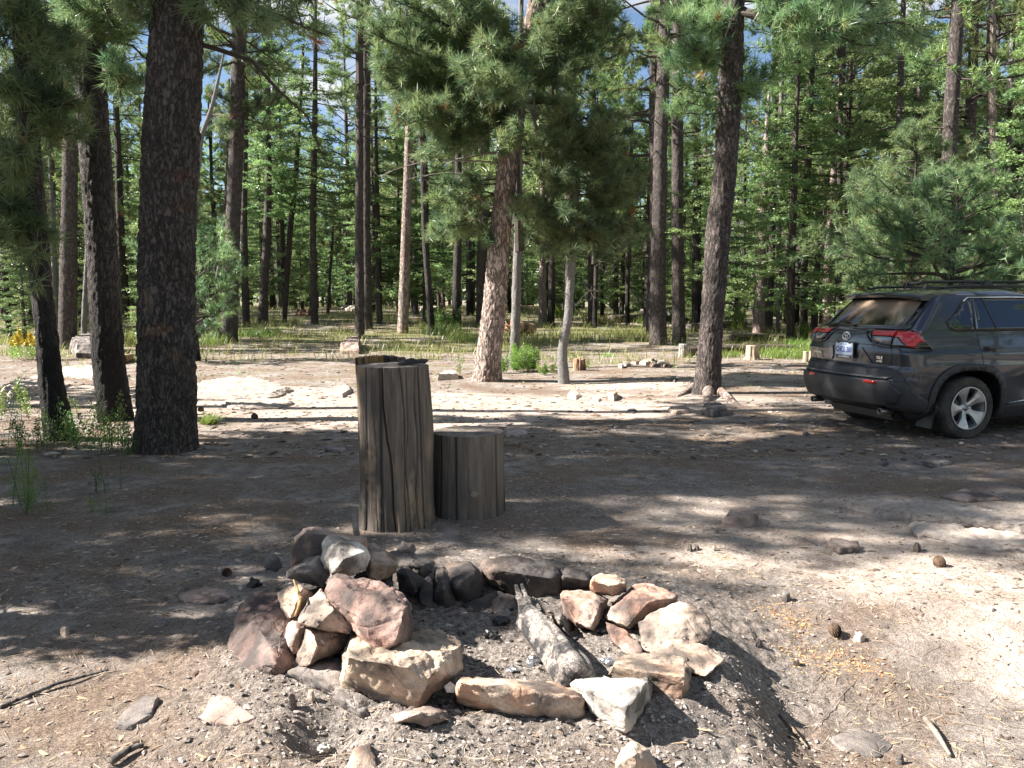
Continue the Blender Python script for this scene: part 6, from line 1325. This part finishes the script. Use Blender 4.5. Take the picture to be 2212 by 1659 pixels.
# ------------------------------------------------------------------ plants
M_GRASS = needle_mat('grass_blades', (.17, .20, .06), (.30, .31, .11), (.42, .37, .19), .8)
M_WEED = needle_mat('weed_leaves', (.16, .26, .06), (.26, .38, .09), None, 2.0)
M_WEEDD = needle_mat('dark_weed_leaves', (.09, .16, .05), (.15, .24, .07), None, 2.0)
M_YEL = plain('yellow_flowers', (.62, .46, .05), .7)
M_REDL = plain('red_leaves', (.45, .13, .10), .7)
def blades(name, X, Y, rg, h0, h1, w, mat, lean=.35, seg2=True):
    n = len(X); h = rg.uniform(h0, h1, n); a = rg.uniform(0, 6.28, n); l = h*lean*rg.uniform(.2, 1.3, n); z = terrain(X, Y)-.01
    sx, sy = -np.sin(a)*w*.5, np.cos(a)*w*.5; dx, dy = np.cos(a)*l, np.sin(a)*l
    V = np.stack([np.stack(c, -1) for c in [(X-sx, Y-sy, z), (X+sx, Y+sy, z), (X+dx*.35+sx*.8, Y+dy*.35+sy*.8, z+h*.6), (X+dx*.35-sx*.8, Y+dy*.35-sy*.8, z+h*.6), (X+dx, Y+dy, z+h)]], 1).reshape(-1, 3)
    k = np.arange(n)[:, None]*5
    return mesh_np(name, V, [k+np.array([0, 1, 2, 3]), k+np.array([3, 2, 4])], [mat])
rg = rag(800)
n = 330000; y = 20*(90/20)**rg.uniform(size=n)**1.0; x = rg.uniform(-.72, .72, n)*y
dens = zones(x, y)[1]*(.15+.85*sst(.40, .58, fbm(x*.6, y*.9, 4, 91))); k = rg.uniform(size=n) < dens*.7+.015; x = x[k]; y = y[k]
tag(link('grass', blades('grass', x, y, rg, .05, .36, .016, M_GRASS, 1.1)), kind='stuff')
n = 4000; y = rg.uniform(14.5, 21, n); x = rg.uniform(-.6, .6, n)*y; k = (sst(.58, .66, fbm(x*1.6, y*2.0, 3, 95)) > rg.uniform(size=n)); 
tag(link('sparse_grass', blades('sparse_grass', x[k], y[k], rg, .03, .12, .010, M_WEED, .7)), kind='stuff')
def grass_tuft(px, py, n, h, r, label, mat=M_WEED, cat='grass tuft', name='grass_tuft', w=.008, lean=.9, group='grass tufts and weeds'):
    b = gp(px, py); rg = rag(int(px*7+py)); a = rg.uniform(0, 6.28, n); rr = r*np.sqrt(rg.uniform(size=n)); X = b.x+rr*np.cos(a); Y_ = b.y+rr*np.sin(a)
    me = blades(name, X, Y_, rg, h*.4, h, w, mat, lean); return tag(link(name, me), label, cat, group)
grass_tuft(452, 916, 260, .17, .10, 'low green grass tuft right of the thickest trunk', lean=1.6)
grass_tuft(700, 640, 420, .7, .8, 'tall yellowing grass clump on the hill behind the twin pines', M_GRASS, w=.02)
grass_tuft(955, 722, 500, .55, .8, 'green grass clump at the foot of the charred pine', M_WEEDD, w=.018)
grass_tuft(1003, 736, 400, .4, .6, 'green grass clump left of the red barked pine', M_WEED, w=.015)
grass_tuft(1300, 700, 400, .5, .9, 'grass clump before the far fallen logs', M_GRASS, w=.02)
grass_tuft(1400, 700, 260, .5, .6, 'grass clump left of the straight pair of trunks', M_WEED, w=.02)
grass_tuft(1560, 770, 400, .22, .5, 'low green grass between the large pine and the cut stump', M_WEED, w=.012)
grass_tuft(1700, 772, 700, .35, .7, 'bright green grass between the cut stump and the car', M_WEED, w=.012)
grass_tuft(1725, 762, 400, .5, .5, 'tall grass next to the small post stump', M_WEED, w=.012)
grass_tuft(430, 745, 500, .5, .9, 'grass between the thickest trunk and the brown pine', M_WEED, w=.015)
grass_tuft(300, 745, 400, .6, .8, 'grass left of the thickest trunk', M_GRASS, w=.015)
grass_tuft(560, 725, 500, .35, .9, 'green grass at the base of the slim pines on the left', M_WEED, w=.016)
grass_tuft(1480, 772, 160, .16, .22, 'small green tuft left of the large pine', M_WEED, w=.01)
grass_tuft(1315, 770, 120, .14, .2, 'small green tuft in the clearing behind the crooked pine', M_WEED, w=.01)
def weed(px, py, h, r, nst, label, mat=M_WEED, dens=1.0, cat='weed', name='weed', tips=None, leaf=.02, group='feathery green weeds', Y=None):
    """upright feathery stems covered with short fine leaves"""
    b = gp(px, py); rg = rag(int(px*3+py*5)); g_ = Geo(); C_ = []; D_ = []; root = None
    for s_ in range(nst):
        a = rg.uniform(0, 6.28); q = r*math.sqrt(rg.uniform()); hh = h*rg.uniform(.5, 1.05); bx, by = q*math.cos(a), q*math.sin(a); lx, ly = rg.normal(size=2)*.12*hh
        bz = tz(b.x+bx, b.y+by)-b.z-.01; V_, F_ = tube([((bx, by, bz), .004), ((bx+lx*.4, by+ly*.4, bz+hh*.5), .003), ((bx+lx, by+ly, bz+hh), .0015)], 3); g_.addq(V_, F_, 0)
        m_ = int(dens*hh/.0028); f = rg.uniform(.12, 1, m_); w_ = (.04+.10*hh)*np.sin(np.pi*np.clip(f*.9+.08, 0, 1))
        aa = rg.uniform(0, 6.28, m_); rr = w_*rg.uniform(.2, 1, m_)
        P = np.stack([bx+lx*f+rr*np.cos(aa), by+ly*f+rr*np.sin(aa), bz+hh*f+rr*.3], -1); C_.append(P); D_.append(np.stack([np.cos(aa), np.sin(aa), np.full(m_, .9)], -1))
    C_ = np.concatenate(C_); D_ = unit(np.concatenate(D_)); S = unit(np.cross(D_, rg.normal(size=C_.shape)))*leaf*.3
    V = np.stack([C_-D_*leaf*.5, C_+S, C_+D_*leaf*.8, C_-S], 1).reshape(-1, 3); g_.addq(V, np.arange(len(V)).reshape(-1, 4), 1)
    if tips is not None:
        k = C_[:, 2] > np.quantile(C_[:, 2], .6); T = C_[k]+rg.normal(size=(k.sum(), 3))*.02; s_ = .02; E1 = rg.normal(size=T.shape)*s_; E2 = rg.normal(size=T.shape)*s_
        g_.addq(np.stack([T-E1, T-E2, T+E1, T+E2], 1).reshape(-1, 3), np.arange(len(T)*4).reshape(-1, 4), 2)
    me = g_.mesh(name, [M_WEEDD, mat, tips or mat]); o = link(name, me); o.location = b; return tag(o, label, cat, group)
weed(1132, 803, .62, .28, 26, 'bright green feathery bush right of the pale grey trunk', dens=1.3, leaf=.03)
weed(1086, 806, .5, .10, 8, 'bright green weed between the red barked pine and the pale trunk', dens=1.2, leaf=.03)
weed(1174, 810, .36, .10, 6, 'small feathery weed left of the crooked young pine', leaf=.03)
weed(1193, 806, .22, .06, 3, 'tiny feathery weed touching the crooked young pine', leaf=.03)
weed(994, 808, .42, .07, 3, 'thin yellow green weed left of the red barked pine', leaf=.025, dens=.6)
weed(1270, 797, .3, .08, 3, 'small weed right of the orange rotted stump', leaf=.025)
weed(45, 975, .6, .4, 12, 'tall green weeds at the left edge beside the leaning trunk', M_WEEDD, dens=.5, leaf=.016)
weed(95, 965, .42, .35, 12, 'dark green weeds in front of the leftmost trunk', M_WEEDD, dens=.9, leaf=.022)
weed(205, 965, .42, .35, 14, 'green weeds between the leaning trunk and the thickest trunk', M_WEEDD, dens=.9, leaf=.022)
weed(238, 975, .60, .15, 8, 'slender lighter weed just left of the thickest trunk', M_WEED, dens=.7, leaf=.02)
weed(275, 985, .30, .2, 9, 'low dark weed at the foot of the thickest trunk', M_WEEDD, dens=.8, leaf=.018)
weed(52, 1095, .58, .10, 7, 'single tall green weed in the left foreground shade', M_WEED, dens=.9, leaf=.014)
weed(90, 1110, .24, .12, 5, 'low brownish weed right of the single tall weed', M_WEEDD, dens=.6, leaf=.015)
weed(235, 1060, .30, .12, 5, 'sparse thin weed in the shade before the thickest trunk', M_WEEDD, dens=.5, leaf=.015)
weed(200, 1108, .16, .12, 4, 'small low weed below the sparse thin one', M_WEED, dens=.6, leaf=.015)
weed(310, 1020, .12, .08, 3, 'tiny weed in front of the thickest trunk', M_WEEDD, dens=.6, leaf=.014)
weed(118, 900, .4, .3, 8, 'sunlit weeds behind the leaning trunk', M_WEED, dens=.8, leaf=.022)
weed(10, 905, .55, .35, 10, 'bright weeds at the very left edge', M_WEED, dens=.8, leaf=.022)
weed(70, 778, .75, .6, 18, 'yellow flowering bush behind the leaning trunk', M_WEED, dens=.8, tips=M_YEL, leaf=.03, name='flowering_bush', cat='bush')
weed(627, 655, .9, .3, 6, 'yellow flowering stalks on the grass hill', M_WEED, dens=.5, tips=M_YEL, leaf=.04)
weed(655, 683, .45, .45, 14, 'low red leaved plant left of the tall fir trunk', M_REDL, dens=.8, leaf=.04, name='red_leaved_plant', cat='plant')
weed(742, 655, .35, .6, 12, 'far red leaved patch on the grass hill', M_REDL, dens=.7, leaf=.05, name='red_leaved_plant', cat='plant')
weed(955, 715, 1.0, .6, 26, 'dark green shrub at the foot of the thin leaning trunk', M_WEEDD, dens=.9, leaf=.05, name='shrub', cat='shrub')
weed(1210, 690, .7, .6, 18, 'light green shrub behind the crooked young pine', M_WEED, dens=.9, leaf=.05, name='shrub', cat='shrub')
weed(1455, 700, .6, .3, 8, 'light green weed by the far fallen logs', M_WEED, dens=.8, leaf=.04)
weed(1725, 745, .8, .35, 9, 'tall weed stalks left of the car tail', M_WEED, dens=.6, leaf=.03)
weed(1590, 715, .9, .35, 10, 'pale leafy sapling behind the cut stump', M_WEED, dens=.5, leaf=.05, name='sapling', cat='plant')
for k in range(16):
    px = [415, 440, 470, 380, 492, 520, 560, 600, 350, 640, 455, 505, 150, 175, 1330, 1365][k]; py = [742, 760, 752, 768, 770, 748, 738, 742, 750, 736, 745, 742, 800, 806, 735, 742][k]
    weed(px, py, .3, .05, 2, ['', 'second ', 'third ', 'fourth ', 'fifth ', 'sixth ', 'seventh ', 'eighth ', 'ninth ', 'tenth ', 'eleventh ', 'twelfth ', '', 'other ', '', 'other '][k]+['small upright seed stalk on the litter right of the thickest trunk', 'pale seed stalk between the left trunks', 'pale seed stalk before the far logs'][0 if k < 12 else (1 if k < 14 else 2)], M_GRASS, dens=.8, leaf=.02, name='seed_stalk', cat='weed', group='small seed stalks')
# ------------------------------------------------------------------ fallen logs and cut stumps further back
W_GREYLOG = wood_mat('bleached_wood', (.30, .275, .25), (.46, .43, .40), (.36, .29, .22), 1.0, 9)
W_DARKLOG = wood_mat('dark_fallen_wood', (.06, .048, .04), (.14, .11, .09), (.17, .11, .07), 1.0, 9)
W_ORG = wood_mat('rotten_orange_wood', (.33, .18, .11), (.50, .33, .22), (.12, .07, .05), .15, 14)
W_TANW = wood_mat('pale_cut_wood', (.42, .33, .23), (.56, .46, .34), (.33, .24, .15), .08, 20)
def far_log(a, b_, r, label, mat, lift=0.0, seed=1):
    A_, B_ = gp(*a), gp(*b_); M_ = (A_+B_)/2
    return log_tube('fallen_log', [(A_+Vector((0, 0, r*.7+lift)), r), (M_+Vector((0, .05, r*.75+lift)), r*.95), (B_+Vector((0, 0, r*.7+lift)), r*.7)], 28, mat, .16, seed, label, 'fallen log', group='fallen logs')
far_log((398, 722), (480, 712), .33, 'thick bleached log left of the brown pine', W_GREYLOG, seed=2)
far_log((1320, 697), (1500, 692), .22, 'long dark fallen log behind the straight pair', W_DARKLOG, seed=3)
far_log((1385, 690), (1480, 697), .17, 'grey split log lying over the long dark one', W_GREYLOG, .25, 4)
far_log((1480, 768), (1745, 762), .16, 'long low log behind the large pine and cut stump', W_DARKLOG, seed=5)
far_log((1580, 737), (1690, 735), .13, 'thin dark log behind the cut stump', W_DARKLOG, seed=6)
far_log((1490, 715), (1610, 706), .18, 'brown log in the shade left of the pale sunlit trunk', W_DARKLOG, seed=7)
far_log((1105, 672), (1190, 668), .2, 'reddish fallen log far behind the pale grey trunk', W_ORG, seed=8)
far_log((230, 790), (290, 778), .12, 'small pinkish log between the left trunks', W_ORG, seed=9)
def small_stump(px, py, r, h, label, mat, gro, seed, foot=.4, name='cut_stump', jag_=0.0):
    b = gp(px, py); zz = np.concatenate([[-.08], np.linspace(0, h, 16)]); th = np.linspace(0, 2*math.pi, 56, endpoint=False); Z, T = np.meshgrid(zz, th, indexing='ij')
    RR = r*(1+foot*np.exp(-Z.clip(0)/(h*.35))*(.5+fbm(np.cos(T)*2+seed, np.sin(T)*2, 2, seed)))+gro*(fbm(T*5, Z*2, 3, seed)-.5)
    top = h*(1+jag_*(fbm(T*3.2, Z*0, 3, seed)-.5)*2); Zs = np.where(Z > 0, Z*top/h, Z)
    V = np.stack([RR*np.cos(T), RR*np.sin(T), Zs], -1).reshape(-1, 3); n = len(zz); i = np.arange(n-1)[:, None]*56; j = np.arange(56)[None, :]
    Fq = np.stack([i+j, i+(j+1) % 56, i+56+(j+1) % 56, i+56+j], -1).reshape(-1, 4); c = V[-56:].mean(0)+np.array([0, 0, -h*jag_*.5]); V = np.concatenate([V, c[None]])
    Ft = np.stack([(n-1)*56+np.arange(56), (n-1)*56+(np.arange(56)+1) % 56, np.full(56, n*56)], -1)
    o = link(name, mesh_np(name, V, [Fq, Ft], [mat], None, True)); o.location = b; return tag(o, label, 'tree stump', 'cut tree stumps')
small_stump(1624, 777, .135, .36, 'pale cut tree stump in the sun left of the car', W_TANW, .05, 3, .55)
small_stump(1740, 782, .06, .26, 'small post like stump beside the car bumper', W_TANW, .02, 4, .2)
small_stump(1251, 800, .12, .27, 'small orange rotted stump right of the crooked young pine', W_ORG, .08, 5, .15, 'rotten_stump', .35)
small_stump(1476, 772, .12, .35, 'grey round topped stump between the straight pair and the large pine', W_GREYLOG, .03, 6, .2)
small_stump(1752, 776, .05, .2, 'second little post stump touching the car edge', W_TANW, .02, 8, .2)
# upturned root plate
b = gp(1105, 727); rg = rag(60); g_ = Geo()
for k in range(26):
    a = rg.uniform(0, 6.28); d = np.array([math.cos(a)*.9, rg.normal()*.3, abs(math.sin(a))*.8]); limb(g_, (rg.normal()*.08, 0, .25), d, rg.uniform(.3, .65), .07, rg, droop=.3, seg=6, kink=.3, npt=6)
V_, F_ = tube([((.0, 0, .3), .30), ((.35, .25, .28), .26), ((.8, .6, .25), .2)], 14, rough=.4); g_.addq(V_, F_, 0)
o = link('root_plate', g_.mesh('root_plate', [W_ORG])); o.location = b; tag(o, 'upturned orange root stump behind the pale grey trunk', 'tree root')
# surface roots of the large pine
for k, (a, b_) in enumerate([((1510, 840), (1455, 860)), ((1545, 846), (1600, 878)), ((1530, 855), (1525, 880))]):
    A_, B_ = gp(*a), gp(*b_); M_ = A_*.5+B_*.5; M_.z = tz(M_.x, M_.y)
    n_ = [(A_+Vector((0, 0, .08)), .09), (M_+Vector((0, 0, .02)), .06), (B_+Vector((0, 0, -.03)), .03)]; c_ = INFO[26][2]
    V_, F_ = tube([(tuple(Vector(q[0])-c_), q[1]) for q in n_], 10, rough=.3); link('surface_root', mesh_np('surface_root', V_, [F_], [M_BARKR], None, True), INFO[26][0])
